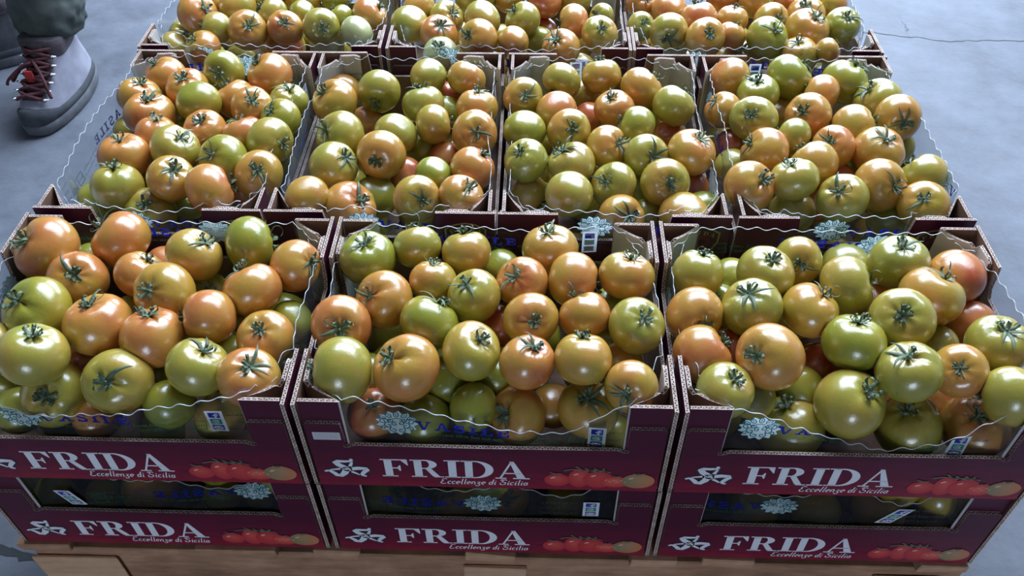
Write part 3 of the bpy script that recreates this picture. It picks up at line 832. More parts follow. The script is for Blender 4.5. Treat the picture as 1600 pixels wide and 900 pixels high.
TOMATOES = [
(-0.549,0.235,0.437,0.0402,'O',-0.47,-0.37,0.80,1,0,'orange tomato, stem left, leftmost in back row, front left crate'),
(-0.496,0.191,0.429,0.0345,'O',0.32,-0.50,0.80,1,0,'orange tomato, stem facing camera, second from left in third row, front left crate'),
(-0.465,0.256,0.434,0.0373,'O',-0.74,0.12,0.66,1,0,'orange tomato, stem left, second from left in back row, front left crate'),
(-0.422,0.199,0.430,0.0311,'O',0.49,0.39,0.78,1,0,'orange tomato, stem on top, third from left in third row, front left crate'),
(-0.363,0.226,0.439,0.0339,'Y',0.67,0.23,0.71,1,0,'olive-yellow tomato, stem on top, third from left in back row, front left crate'),
(-0.303,0.252,0.434,0.0350,'G',0.89,0.43,-0.16,1,0,'green tomato, stem right, fourth from left in back row, front left crate'),
(-0.238,0.215,0.434,0.0313,'O',0.87,-0.23,0.44,1,0,'orange tomato, stem right, rightmost in back row, front left crate'),
(-0.379,0.162,0.439,0.0358,'YO',-0.27,-0.62,0.74,1,0,'orange-tinged yellow tomato, stem left, fourth from left in third row, front left crate'),
(-0.279,0.171,0.436,0.0346,'O',-0.43,0.54,0.72,1,0,'orange tomato, stem on top, rightmost in third row, front left crate'),
(-0.516,0.131,0.438,0.0387,'G',-0.34,-0.28,0.90,1,0,'green tomato, stem left, leftmost in third row, front left crate'),
(-0.441,0.115,0.434,0.0378,'O',-0.12,0.22,0.97,1,0,'orange tomato, stem on top, second from left in second row, front left crate'),
(-0.375,0.100,0.430,0.0361,'O',0.00,0.35,0.94,1,0,'orange tomato, stem on top, third from left in second row, front left crate'),
(-0.317,0.126,0.437,0.0327,'O',-0.97,-0.22,0.13,1,0,'orange tomato, stem left, fourth from left in second row, front left crate'),
(-0.250,0.105,0.427,0.0323,'YO',-0.04,-0.32,0.95,1,0,'orange-tinged yellow tomato, stem on top, rightmost in second row, front left crate'),
(-0.482,0.054,0.452,0.0359,'GY',0.30,0.22,0.93,1,0,'yellow-green tomato, stem on top, leftmost in front row, front left crate'),
(-0.401,0.049,0.416,0.0368,'GY',-0.01,-0.66,0.75,1,0,'yellow-green tomato, stem facing camera, third from left in front row, front left crate'),
(-0.480,0.049,0.391,0.0364,'GY',0.19,-0.70,0.69,1,0,'yellow-green tomato, stem facing camera, second from left in front row, front left crate'),
(-0.313,0.060,0.429,0.0340,'GY',0.45,0.27,0.85,1,0,'yellow-green tomato, stem on top, fourth from left in front row, front left crate'),
(-0.254,0.047,0.429,0.0335,'O',0.27,-0.12,0.95,1,0,'orange tomato, stem on top, rightmost in front row, front left crate'),
(-0.552,0.087,0.434,0.0232,'Y',0.04,0.12,-0.99,0,0,'olive-yellow tomato, no stem visible, leftmost in second row, front left crate'),
(-0.239,0.161,0.392,0.0268,'D',-0.65,0.15,-0.75,0,1,'half-hidden dark green tomato, rightmost among sunken ones in front left crate'),
(-0.468,0.098,0.378,0.0268,'R',0.69,-0.48,0.54,1,1,'half-hidden reddish-orange tomato, fourth from left among sunken ones in front left crate'),
(-0.353,0.211,0.389,0.0261,'D',0.25,-0.43,0.87,1,1,'half-hidden dark green tomato, eleventh from left among sunken ones in front left crate'),
(-0.519,0.259,0.392,0.0260,'D',0.02,0.39,-0.92,0,1,'half-hidden dark green tomato, fifth from left among sunken ones in front left crate'),
(-0.557,0.202,0.389,0.0261,'D',-0.06,0.52,-0.85,0,1,'half-hidden dark green tomato, third from left among sunken ones in front left crate'),
(-0.350,0.041,0.387,0.0278,'G',-0.59,-0.08,-0.81,0,1,'half-hidden green tomato, tenth from left among sunken ones in front left crate'),
(-0.300,0.042,0.363,0.0287,'Y',-0.65,0.28,-0.71,0,1,'half-hidden olive-yellow tomato, twelfth from left among sunken ones in front left crate'),
(-0.299,0.113,0.392,0.0260,'D',-0.10,0.04,-0.99,0,1,'half-hidden dark green tomato, thirteenth from left among sunken ones in front left crate'),
(-0.525,0.040,0.371,0.0268,'G',-0.28,0.50,-0.82,0,1,'half-hidden green tomato, second from left among sunken ones in front left crate'),
(-0.563,0.057,0.373,0.0267,'D',-0.12,0.09,-0.99,0,1,'half-hidden dark green tomato, leftmost among sunken ones in front left crate'),
(-0.440,0.040,0.362,0.0270,'O',-0.71,-0.07,-0.70,0,1,'half-hidden orange tomato, sixth from left among sunken ones in front left crate'),
(-0.423,0.255,0.392,0.0260,'R',0.02,0.26,-0.96,0,1,'half-hidden reddish-orange tomato, ninth from left among sunken ones in front left crate'),
(-0.302,0.160,0.387,0.0262,'D',-0.70,0.18,-0.69,0,1,'half-hidden dark green tomato, fourteenth from left among sunken ones in front left crate'),
(-0.379,0.086,0.378,0.0264,'D',-0.74,0.18,-0.65,0,1,'half-hidden dark green tomato, eighth from left among sunken ones in front left crate'),
(-0.434,0.175,0.387,0.0261,'D',-0.22,0.06,-0.97,0,1,'half-hidden dark green tomato, seventh from left among sunken ones in front left crate'),
(-0.153,0.230,0.434,0.0349,'G',-0.04,-0.07,1.00,1,0,'green tomato, stem on top, leftmost in back row, front middle crate'),
(-0.095,0.252,0.434,0.0305,'GY',-0.23,0.72,0.65,1,0,'yellow-green tomato, stem on top, second from left in back row, front middle crate'),
(-0.034,0.243,0.434,0.0314,'Y',-0.15,0.57,0.81,1,0,'olive-yellow tomato, stem on top, third from left in back row, front middle crate'),
(0.068,0.251,0.434,0.0339,'YO',-0.16,0.14,0.98,1,0,'orange-tinged yellow tomato, stem on top, rightmost in back row, front middle crate'),
(0.158,0.202,0.438,0.0325,'YO',0.21,0.36,0.91,1,0,'orange-tinged yellow tomato, stem on top, rightmost in third row, front middle crate'),
(-0.124,0.163,0.432,0.0343,'YO',-0.53,-0.48,0.69,1,0,'orange-tinged yellow tomato, stem left, leftmost in third row, front middle crate'),
(-0.070,0.193,0.434,0.0285,'YO',0.05,0.48,0.87,1,0,'orange-tinged yellow tomato, stem on top, second from left in third row, front middle crate'),
(-0.020,0.168,0.435,0.0316,'Y',-0.31,-0.17,0.94,1,0,'olive-yellow tomato, stem on top, third from left in third row, front middle crate'),
(0.035,0.193,0.434,0.0310,'O',-0.37,-0.44,0.82,1,0,'orange tomato, stem left, fourth from left in third row, front middle crate'),
(0.095,0.199,0.434,0.0324,'YO',0.98,-0.09,-0.19,1,0,'orange-tinged yellow tomato, stem right, fifth from left in third row, front middle crate'),
(-0.166,0.118,0.436,0.0343,'O',0.16,-0.76,0.63,1,0,'orange tomato, stem facing camera, leftmost in second row, front middle crate'),
(-0.068,0.126,0.434,0.0342,'G',0.45,0.61,0.65,1,0,'green tomato, stem on top, second from left in second row, front middle crate'),
(0.046,0.134,0.434,0.0313,'YO',0.19,-0.74,0.65,1,0,'orange-tinged yellow tomato, stem facing camera, third from left in second row, front middle crate'),
(0.107,0.141,0.434,0.0296,'O',-0.40,0.69,0.60,1,0,'orange tomato, stem on top, fourth from left in second row, front middle crate'),
(0.164,0.124,0.437,0.0324,'GY',0.27,-0.36,0.90,1,0,'yellow-green tomato, stem right, rightmost in second row, front middle crate'),
(-0.155,0.055,0.434,0.0352,'GY',-0.99,-0.06,0.08,1,0,'yellow-green tomato, stem left, leftmost in front row, front middle crate'),
(-0.086,0.060,0.434,0.0371,'O',-0.52,-0.20,0.83,1,0,'orange tomato, stem left, second from left in front row, front middle crate'),
(-0.018,0.085,0.435,0.0334,'Y',0.44,-0.06,0.89,1,0,'olive-yellow tomato, stem on top, third from left in front row, front middle crate'),
(0.043,0.071,0.434,0.0306,'O',0.30,0.09,0.95,1,0,'orange tomato, stem on top, fifth from left in front row, front middle crate'),
(0.103,0.075,0.437,0.0324,'Y',-0.00,0.51,0.86,1,0,'olive-yellow tomato, stem on top, sixth from left in front row, front middle crate'),
(0.034,0.045,0.374,0.0329,'YO',-0.57,-0.52,0.64,1,0,'orange-tinged yellow tomato, stem left, fourth from left in front row, front middle crate'),
(0.110,0.046,0.386,0.0335,'Y',-0.04,-0.18,0.98,1,0,'olive-yellow tomato, stem facing camera, seventh from left in front row, front middle crate'),
(0.153,0.042,0.432,0.0287,'YO',-0.35,-0.82,0.47,1,0,'orange-tinged yellow tomato, stem facing camera, rightmost in front row, front middle crate'),
(-0.126,0.043,0.373,0.0298,'R',0.09,-0.19,0.98,1,1,'half-hidden reddish-orange tomato, second from left among sunken ones in front middle crate'),
(-0.070,0.042,0.366,0.0294,'G',0.36,0.20,-0.91,0,1,'half-hidden green tomato, third from left among sunken ones in front middle crate'),
(-0.015,0.046,0.386,0.0273,'G',-0.41,0.41,-0.82,0,1,'half-hidden green tomato, fifth from left among sunken ones in front middle crate'),
(0.006,0.259,0.392,0.0260,'G',0.41,0.31,-0.86,0,1,'half-hidden green tomato, eighth from left among sunken ones in front middle crate'),
(0.009,0.162,0.391,0.0260,'R',0.38,0.19,-0.91,0,1,'half-hidden reddish-orange tomato, seventh from left among sunken ones in front middle crate'),
(-0.047,0.084,0.385,0.0276,'D',0.14,0.54,-0.83,0,1,'half-hidden dark green tomato, fourth from left among sunken ones in front middle crate'),
(0.008,0.089,0.387,0.0262,'D',-0.36,0.06,-0.93,0,1,'half-hidden dark green tomato, sixth from left among sunken ones in front middle crate'),
(0.072,0.070,0.359,0.0272,'YO',-0.10,-0.03,-0.99,0,1,'half-hidden orange-tinged yellow tomato, ninth from left among sunken ones in front middle crate'),
(0.149,0.108,0.389,0.0261,'YO',0.50,0.13,-0.86,0,1,'half-hidden orange-tinged yellow tomato, rightmost among sunken ones in front middle crate'),
(0.144,0.199,0.387,0.0261,'D',-0.14,0.12,-0.98,0,1,'half-hidden dark green tomato, tenth from left among sunken ones in front middle crate'),
(-0.137,0.088,0.385,0.0263,'G',0.17,0.50,-0.85,0,1,'half-hidden green tomato, leftmost among sunken ones in front middle crate'),
(0.243,0.211,0.434,0.0317,'GY',0.18,0.42,0.89,1,0,'yellow-green tomato, stem on top, leftmost in back row, front right crate'),
(0.322,0.211,0.436,0.0339,'GY',0.10,-0.09,0.99,1,0,'yellow-green tomato, stem on top, second from left in back row, front right crate'),
(0.368,0.242,0.428,0.0300,'Y',-0.15,-0.80,0.58,1,0,'olive-yellow tomato, stem facing camera, third from left in back row, front right crate'),
(0.414,0.196,0.434,0.0355,'GY',0.92,-0.09,0.38,1,0,'yellow-green tomato, stem right, fourth from left in back row, front right crate'),
(0.486,0.237,0.433,0.0346,'GY',-0.06,-0.03,1.00,1,0,'yellow-green tomato, stem on top, fifth from left in back row, front right crate'),
(0.550,0.219,0.429,0.0337,'O',-0.12,0.17,-0.98,0,0,'orange tomato, no stem visible, rightmost in back row, front right crate'),
(0.505,0.178,0.437,0.0365,'YO',0.38,0.29,0.88,1,0,'orange-tinged yellow tomato, stem on top, rightmost in third row, front right crate'),
(0.232,0.148,0.430,0.0327,'YO',0.26,-0.91,0.33,1,0,'orange-tinged yellow tomato, stem low, leftmost in third row, front right crate'),
(0.296,0.154,0.438,0.0349,'GY',-0.31,-0.05,0.95,1,0,'yellow-green tomato, stem on top, second from left in third row, front right crate'),
(0.363,0.156,0.433,0.0338,'YO',0.50,0.20,0.84,1,0,'orange-tinged yellow tomato, stem on top, third from left in third row, front right crate'),
(0.400,0.107,0.434,0.0347,'G',0.08,0.32,0.94,1,0,'green tomato, stem on top, third from left in second row, front right crate'),
(0.458,0.136,0.442,0.0357,'GY',-0.34,-0.46,0.82,1,0,'yellow-green tomato, stem facing camera, fourth from left in third row, front right crate'),
(0.556,0.109,0.434,0.0334,'GY',0.02,-0.08,1.00,1,0,'yellow-green tomato, stem on top, rightmost in second row, front right crate'),
(0.234,0.092,0.427,0.0328,'O',0.81,0.26,0.53,1,0,'orange tomato, stem right, leftmost in second row, front right crate'),
(0.303,0.080,0.440,0.0365,'O',-0.70,-0.45,0.56,1,0,'orange tomato, stem left, second from left in second row, front right crate'),
(0.446,0.064,0.438,0.0342,'GY',-0.33,0.10,0.94,1,0,'yellow-green tomato, stem on top, fourth from left in second row, front right crate'),
(0.503,0.072,0.432,0.0292,'YO',-0.39,-0.51,0.77,1,0,'orange-tinged yellow tomato, stem facing camera, fifth from left in second row, front right crate'),
(0.252,0.043,0.428,0.0309,'GY',0.30,-0.09,0.95,1,0,'yellow-green tomato, stem on top, leftmost in front row, front right crate'),
(0.390,0.049,0.401,0.0380,'GY',0.38,-0.14,0.91,1,0,'yellow-green tomato, stem right, third from left in front row, front right crate'),
(0.337,0.051,0.353,0.0387,'GY',-0.29,0.30,0.91,1,0,'yellow-green tomato, stem on top, second from left in front row, front right crate'),
(0.464,0.050,0.363,0.0376,'GY',-0.34,-0.06,0.94,1,0,'yellow-green tomato, stem on top, fourth from left in front row, front right crate'),
(0.536,0.049,0.365,0.0365,'O',-0.28,-0.20,0.94,1,0,'orange tomato, stem facing camera, fifth from left in front row, front right crate'),
(0.547,0.041,0.429,0.0314,'GY',-0.81,0.41,-0.42,1,0,'yellow-green tomato, stem left, rightmost in front row, front right crate'),
(0.440,0.262,0.397,0.0329,'GY',-0.15,0.42,-0.90,0,1,'half-hidden yellow-green tomato, seventh from left among sunken ones in front right crate'),
(0.566,0.176,0.392,0.0294,'R',-0.04,0.37,-0.93,0,1,'half-hidden reddish-orange tomato, rightmost among sunken ones in front right crate'),
(0.378,0.125,0.374,0.0267,'R',0.65,0.07,-0.75,0,1,'half-hidden reddish-orange tomato, sixth from left among sunken ones in front right crate'),
(0.353,0.089,0.375,0.0267,'G',-0.02,0.52,-0.86,0,1,'half-hidden green tomato, fifth from left among sunken ones in front right crate'),
(0.291,0.066,0.388,0.0261,'GY',0.33,0.52,-0.79,0,1,'half-hidden yellow-green tomato, fourth from left among sunken ones in front right crate'),
(0.296,0.249,0.392,0.0260,'D',-0.25,0.35,-0.90,0,1,'half-hidden dark green tomato, third from left among sunken ones in front right crate'),
(0.473,0.213,0.387,0.0262,'O',0.04,0.16,-0.99,0,1,'half-hidden orange tomato, ninth from left among sunken ones in front right crate'),
(0.274,0.129,0.392,0.0264,'R',-0.53,-0.12,0.84,1,1,'half-hidden reddish-orange tomato, second from left among sunken ones in front right crate'),
(0.513,0.142,0.392,0.0260,'GY',0.70,0.01,-0.71,0,1,'half-hidden yellow-green tomato, eleventh from left among sunken ones in front right crate'),
(0.274,0.200,0.392,0.0261,'D',-0.37,-0.44,0.82,1,1,'half-hidden dark green tomato, leftmost among sunken ones in front right crate'),
(0.431,0.090,0.390,0.0261,'R',-0.08,0.18,-0.98,0,1,'half-hidden reddish-orange tomato, eighth from left among sunken ones in front right crate'),
(0.504,0.087,0.353,0.0274,'R',0.36,0.52,-0.78,0,1,'half-hidden reddish-orange tomato, tenth from left among sunken ones in front right crate'),
(-0.531,0.637,0.431,0.0330,'O',-0.44,-0.02,0.90,1,0,'orange tomato, stem on top, leftmost in back row, second-row left crate'),
(-0.555,0.584,0.429,0.0325,'YO',0.26,0.12,0.96,1,0,'orange-tinged yellow tomato, stem on top, leftmost in fourth row, second-row left crate'),
(-0.485,0.601,0.434,0.0326,'O',0.03,-0.27,0.96,1,0,'orange tomato, stem on top, second from left in back row, second-row left crate'),
(-0.442,0.648,0.434,0.0333,'G',-0.02,-0.87,0.49,1,0,'green tomato, stem facing camera, third from left in back row, second-row left crate'),
(-0.367,0.640,0.434,0.0352,'O',-0.54,-0.07,0.84,1,0,'orange tomato, stem left, rightmost in back row, second-row left crate'),
(-0.410,0.588,0.425,0.0319,'O',-0.52,0.31,0.80,1,0,'orange tomato, stem on top, fourth from left in fourth row, second-row left crate'),
(-0.521,0.532,0.432,0.0375,'O',0.17,0.09,0.98,1,0,'orange tomato, stem on top, second from left in fourth row, second-row left crate'),
(-0.452,0.553,0.440,0.0323,'G',0.13,0.32,-0.94,0,0,'green tomato, no stem visible, third from left in fourth row, second-row left crate'),
(-0.372,0.549,0.436,0.0316,'YO',0.28,-0.52,0.81,1,0,'orange-tinged yellow tomato, stem facing camera, fifth from left in fourth row, second-row left crate'),
(-0.325,0.578,0.428,0.0290,'GY',0.14,0.02,0.99,1,0,'yellow-green tomato, stem on top, rightmost in fourth row, second-row left crate'),
(-0.325,0.524,0.433,0.0303,'G',-0.37,-0.41,0.83,1,0,'green tomato, stem left, rightmost in middle row, second-row left crate'),
(-0.493,0.479,0.434,0.0302,'O',0.14,0.29,0.95,1,0,'orange tomato, stem on top, leftmost in middle row, second-row left crate'),
(-0.429,0.496,0.431,0.0311,'O',0.02,-0.27,0.96,1,0,'orange tomato, stem on top, second from left in middle row, second-row left crate'),
(-0.372,0.492,0.425,0.0326,'O',-0.33,0.45,0.83,1,0,'orange tomato, stem on top, third from left in middle row, second-row left crate'),
(-0.327,0.466,0.435,0.0333,'GY',0.84,-0.49,0.22,1,0,'yellow-green tomato, stem right, rightmost in second row, second-row left crate'),
(-0.452,0.439,0.440,0.0344,'GY',0.55,-0.09,0.83,1,0,'yellow-green tomato, stem on top, second from left in second row, second-row left crate'),
(-0.521,0.427,0.435,0.0353,'O',-0.02,0.09,1.00,1,0,'orange tomato, stem on top, leftmost in second row, second-row left crate'),
(-0.381,0.421,0.435,0.0349,'G',-0.35,-0.57,0.74,1,0,'green tomato, stem left, third from left in second row, second-row left crate'),
(-0.436,0.371,0.441,0.0319,'YO',0.45,-0.24,0.86,1,0,'orange-tinged yellow tomato, stem on top, third from left in front row, second-row left crate'),
(-0.512,0.368,0.429,0.0342,'GY',0.02,0.31,0.95,1,0,'yellow-green tomato, stem on top, leftmost in front row, second-row left crate'),
(-0.381,0.353,0.437,0.0354,'O',0.87,0.48,0.07,1,0,'orange tomato, stem right, fourth from left in front row, second-row left crate'),
(-0.328,0.398,0.429,0.0331,'YO',0.23,-0.62,0.75,1,0,'orange-tinged yellow tomato, stem facing camera, rightmost in front row, second-row left crate'),
(-0.469,0.348,0.400,0.0352,'Y',0.11,-0.43,0.89,1,0,'olive-yellow tomato, stem on top, second from left in front row, second-row left crate'),
(-0.559,0.384,0.392,0.0260,'G',-0.79,0.18,-0.58,0,1,'half-hidden green tomato, leftmost among sunken ones in second-row left crate'),
(-0.501,0.577,0.389,0.0261,'D',-0.51,0.19,-0.84,0,1,'half-hidden dark green tomato, fourth from left among sunken ones in second-row left crate'),
(-0.364,0.421,0.385,0.0262,'R',-0.71,0.30,-0.63,0,1,'half-hidden reddish-orange tomato, rightmost among sunken ones in second-row left crate'),
(-0.510,0.439,0.384,0.0262,'Y',-0.31,0.70,-0.65,0,1,'half-hidden olive-yellow tomato, third from left among sunken ones in second-row left crate'),
(-0.439,0.386,0.382,0.0264,'D',-0.45,0.11,-0.89,0,1,'half-hidden dark green tomato, fifth from left among sunken ones in second-row left crate'),
(-0.567,0.545,0.392,0.0260,'Y',-0.32,0.21,-0.92,0,1,'half-hidden olive-yellow tomato, second from left among sunken ones in second-row left crate'),
(-0.253,0.569,0.434,0.0354,'YO',-0.54,-0.24,0.81,1,0,'orange-tinged yellow tomato, stem left, leftmost in fourth row, second-row centre-left crate'),
(-0.190,0.596,0.436,0.0332,'GY',-0.12,-0.98,-0.18,1,0,'yellow-green tomato, stem low, leftmost in back row, second-row centre-left crate'),
(-0.120,0.642,0.434,0.0288,'GY',0.09,0.32,-0.94,0,0,'yellow-green tomato, no stem visible, second from left in back row, second-row centre-left crate'),
(-0.060,0.636,0.434,0.0302,'YO',0.38,0.61,0.70,1,0,'orange-tinged yellow tomato, stem on top, rightmost in back row, second-row centre-left crate'),
(-0.120,0.565,0.434,0.0326,'GY',-0.21,0.51,0.83,1,0,'yellow-green tomato, stem on top, second from left in fourth row, second-row centre-left crate'),
(-0.100,0.513,0.434,0.0290,'Y',0.97,0.26,-0.04,1,0,'olive-yellow tomato, stem right, third from left in middle row, second-row centre-left crate'),
(-0.039,0.557,0.434,0.0319,'O',0.09,0.29,0.95,1,0,'orange tomato, stem on top, rightmost in fourth row, second-row centre-left crate'),
(-0.039,0.490,0.434,0.0338,'YO',0.20,-0.74,0.65,1,0,'orange-tinged yellow tomato, stem facing camera, rightmost in middle row, second-row centre-left crate'),
(-0.230,0.481,0.434,0.0364,'GY',-0.62,-0.39,0.68,1,0,'yellow-green tomato, stem left, leftmost in middle row, second-row centre-left crate'),
(-0.152,0.491,0.432,0.0311,'GY',-0.57,0.15,-0.80,0,0,'yellow-green tomato, no stem visible, second from left in middle row, second-row centre-left crate'),
(-0.227,0.411,0.434,0.0343,'GY',0.73,-0.13,0.67,1,0,'yellow-green tomato, stem right, leftmost in second row, second-row centre-left crate'),
(-0.164,0.433,0.438,0.0344,'YO',-0.13,-0.95,0.29,1,0,'orange-tinged yellow tomato, stem facing camera, second from left in second row, second-row centre-left crate'),
(-0.037,0.410,0.434,0.0308,'O',0.61,0.24,0.76,1,0,'orange tomato, stem on top, rightmost in second row, second-row centre-left crate'),
(-0.089,0.396,0.434,0.0253,'G',-0.41,0.15,-0.90,0,0,'green tomato, no stem visible, third from left in second row, second-row centre-left crate'),
(-0.249,0.342,0.437,0.0284,'YO',0.05,0.20,-0.98,0,0,'orange-tinged yellow tomato, no stem visible, leftmost in front row, second-row centre-left crate'),
(-0.198,0.349,0.412,0.0370,'O',0.68,-0.20,0.70,1,0,'orange tomato, stem right, second from left in front row, second-row centre-left crate'),
(-0.106,0.345,0.434,0.0313,'Y',0.41,-0.75,0.52,1,0,'olive-yellow tomato, stem facing camera, third from left in front row, second-row centre-left crate'),
(-0.048,0.351,0.434,0.0296,'O',0.54,-0.18,0.82,1,0,'orange tomato, stem on top, rightmost in front row, second-row centre-left crate'),
(-0.264,0.665,0.392,0.0282,'YO',-0.12,0.80,-0.59,0,1,'half-hidden orange-tinged yellow tomato, leftmost among sunken ones in second-row centre-left crate'),
(-0.094,0.604,0.394,0.0259,'G',0.35,0.46,-0.82,0,1,'half-hidden green tomato, sixth from left among sunken ones in second-row centre-left crate'),
(-0.213,0.579,0.390,0.0261,'O',0.16,0.37,-0.91,0,1,'half-hidden orange tomato, second from left among sunken ones in second-row centre-left crate'),
(-0.137,0.449,0.392,0.0260,'R',-0.51,0.56,-0.65,0,1,'half-hidden reddish-orange tomato, fourth from left among sunken ones in second-row centre-left crate'),
(-0.175,0.401,0.388,0.0318,'G',-0.18,0.19,-0.97,0,1,'half-hidden green tomato, third from left among sunken ones in second-row centre-left crate'),
(-0.120,0.513,0.390,0.0269,'D',0.34,0.55,-0.76,0,1,'half-hidden dark green tomato, fifth from left among sunken ones in second-row centre-left crate'),
(-0.082,0.484,0.394,0.0259,'R',0.30,0.36,-0.88,0,1,'half-hidden reddish-orange tomato, seventh from left among sunken ones in second-row centre-left crate'),
(-0.089,0.651,0.390,0.0261,'R',-0.52,0.41,-0.75,0,1,'half-hidden reddish-orange tomato, rightmost among sunken ones in second-row centre-left crate'),
(0.028,0.587,0.434,0.0299,'Y',0.16,-0.78,0.61,1,0,'olive-yellow tomato, stem facing camera, leftmost in back row, second-row centre-right crate'),
(0.086,0.631,0.434,0.0306,'GY',-0.54,-0.78,-0.33,1,0,'yellow-green tomato, stem low, second from left in back row, second-row centre-right crate'),
(0.148,0.646,0.435,0.0308,'YO',-0.17,0.52,0.84,1,0,'orange-tinged yellow tomato, stem on top, third from left in back row, second-row centre-right crate'),
(0.207,0.612,0.435,0.0338,'YO',0.71,0.41,0.58,1,0,'orange-tinged yellow tomato, stem right, rightmost in back row, second-row centre-right crate'),
(0.078,0.552,0.433,0.0305,'O',0.25,0.26,-0.93,0,0,'orange tomato, no stem visible, leftmost in fourth row, second-row centre-right crate'),
(0.163,0.558,0.434,0.0301,'O',-0.33,-0.11,0.94,1,0,'orange tomato, stem on top, second from left in fourth row, second-row centre-right crate'),
(0.250,0.560,0.439,0.0328,'GY',0.58,0.47,0.66,1,0,'yellow-green tomato, stem on top, rightmost in fourth row, second-row centre-right crate'),
(0.032,0.500,0.434,0.0305,'G',-0.09,0.25,-0.96,0,0,'green tomato, no stem visible, leftmost in middle row, second-row centre-right crate'),
(0.095,0.498,0.436,0.0315,'YO',0.14,-0.74,0.66,1,0,'orange-tinged yellow tomato, stem facing camera, second from left in middle row, second-row centre-right crate'),
(0.192,0.511,0.434,0.0307,'G',-0.93,0.29,0.23,1,0,'green tomato, stem left, rightmost in middle row, second-row centre-right crate'),
(0.148,0.462,0.434,0.0310,'YO',0.65,-0.46,0.61,1,0,'orange-tinged yellow tomato, stem right, third from left in second row, second-row centre-right crate'),
(0.035,0.424,0.438,0.0307,'GY',-0.35,-0.31,0.88,1,0,'yellow-green tomato, stem on top, leftmost in second row, second-row centre-right crate'),
(0.097,0.421,0.434,0.0342,'GY',-0.54,0.16,0.83,1,0,'yellow-green tomato, stem on top, second from left in second row, second-row centre-right crate'),
(0.201,0.444,0.432,0.0318,'GY',0.28,-0.76,0.58,1,0,'yellow-green tomato, stem facing camera, fourth from left in second row, second-row centre-right crate'),
(0.263,0.449,0.437,0.0345,'YO',0.37,0.01,0.93,1,0,'orange-tinged yellow tomato, stem on top, rightmost in second row, second-row centre-right crate'),
(0.093,0.358,0.434,0.0313,'GY',-0.32,0.17,-0.93,0,0,'yellow-green tomato, no stem visible, leftmost in front row, second-row centre-right crate'),
(0.154,0.391,0.424,0.0315,'GY',-0.54,-0.54,0.65,1,0,'yellow-green tomato, stem left, second from left in front row, second-row centre-right crate'),
(0.222,0.390,0.430,0.0331,'Y',0.12,-0.82,0.56,1,0,'olive-yellow tomato, stem facing camera, fourth from left in front row, second-row centre-right crate'),
(0.163,0.343,0.408,0.0312,'YO',0.37,-0.66,0.65,1,0,'orange-tinged yellow tomato, stem right, third from left in front row, second-row centre-right crate'),
(0.245,0.347,0.408,0.0338,'Y',-0.15,0.18,-0.97,0,0,'olive-yellow tomato, no stem visible, rightmost in front row, second-row centre-right crate'),
(0.039,0.415,0.388,0.0280,'Y',0.78,-0.29,-0.56,1,1,'half-hidden olive-yellow tomato, leftmost among sunken ones in second-row centre-right crate'),
(0.128,0.594,0.392,0.0260,'R',0.50,0.42,-0.76,0,1,'half-hidden reddish-orange tomato, third from left among sunken ones in second-row centre-right crate'),
(0.204,0.374,0.384,0.0262,'G',-0.31,0.54,-0.78,0,1,'half-hidden green tomato, fifth from left among sunken ones in second-row centre-right crate'),
(0.125,0.662,0.391,0.0260,'Y',-0.40,0.51,-0.76,0,1,'half-hidden olive-yellow tomato, second from left among sunken ones in second-row centre-right crate'),
(0.226,0.596,0.389,0.0261,'D',0.55,0.37,-0.75,0,1,'half-hidden dark green tomato, sixth from left among sunken ones in second-row centre-right crate'),
(0.250,0.555,0.388,0.0261,'R',0.50,0.30,-0.81,0,1,'half-hidden reddish-orange tomato, seventh from left among sunken ones in second-row centre-right crate'),
(0.269,0.431,0.385,0.0262,'R',-0.22,0.62,-0.75,0,1,'half-hidden reddish-orange tomato, eighth from left among sunken ones in second-row centre-right crate'),
(0.195,0.420,0.386,0.0262,'D',-0.07,0.72,-0.69,0,1,'half-hidden dark green tomato, fourth from left among sunken ones in second-row centre-right crate'),
(0.276,0.385,0.388,0.0261,'G',0.32,0.17,-0.93,0,1,'half-hidden green tomato, rightmost among sunken ones in second-row centre-right crate'),
(0.346,0.648,0.434,0.0310,'O',0.57,0.21,-0.80,0,0,'orange tomato, no stem visible, leftmost in back row, second-row right crate'),
(0.381,0.601,0.434,0.0321,'G',-0.23,-0.02,0.97,1,0,'green tomato, stem on top, second from left in back row, second-row right crate'),
(0.435,0.644,0.437,0.0366,'G',0.74,0.27,0.62,1,0,'green tomato, stem right, third from left in back row, second-row right crate'),
(0.475,0.602,0.434,0.0307,'O',-0.86,0.51,0.05,1,0,'orange tomato, stem left, fourth from left in back row, second-row right crate'),
(0.519,0.639,0.433,0.0357,'G',0.50,0.41,0.76,1,0,'green tomato, stem on top, rightmost in back row, second-row right crate'),
(0.324,0.566,0.429,0.0275,'YO',-0.68,-0.02,0.74,1,0,'orange-tinged yellow tomato, stem on top, leftmost in fourth row, second-row right crate'),
(0.361,0.528,0.439,0.0338,'GY',-0.37,-0.63,0.68,1,0,'yellow-green tomato, stem facing camera, second from left in fourth row, second-row right crate'),
(0.444,0.546,0.434,0.0335,'O',-0.52,-0.58,0.62,1,0,'orange tomato, stem facing camera, third from left in fourth row, second-row right crate'),
(0.555,0.587,0.434,0.0351,'GY',-0.70,0.05,0.72,1,0,'yellow-green tomato, stem on top, fourth from left in fourth row, second-row right crate'),
(0.564,0.527,0.444,0.0331,'YO',0.01,-0.94,0.34,1,0,'orange-tinged yellow tomato, stem facing camera, rightmost in fourth row, second-row right crate'),
(0.503,0.516,0.434,0.0328,'Y',0.89,0.07,0.45,1,0,'olive-yellow tomato, stem right, rightmost in middle row, second-row right crate'),
(0.410,0.491,0.434,0.0276,'GY',-0.77,0.59,0.23,1,0,'yellow-green tomato, stem left, leftmost in middle row, second-row right crate'),
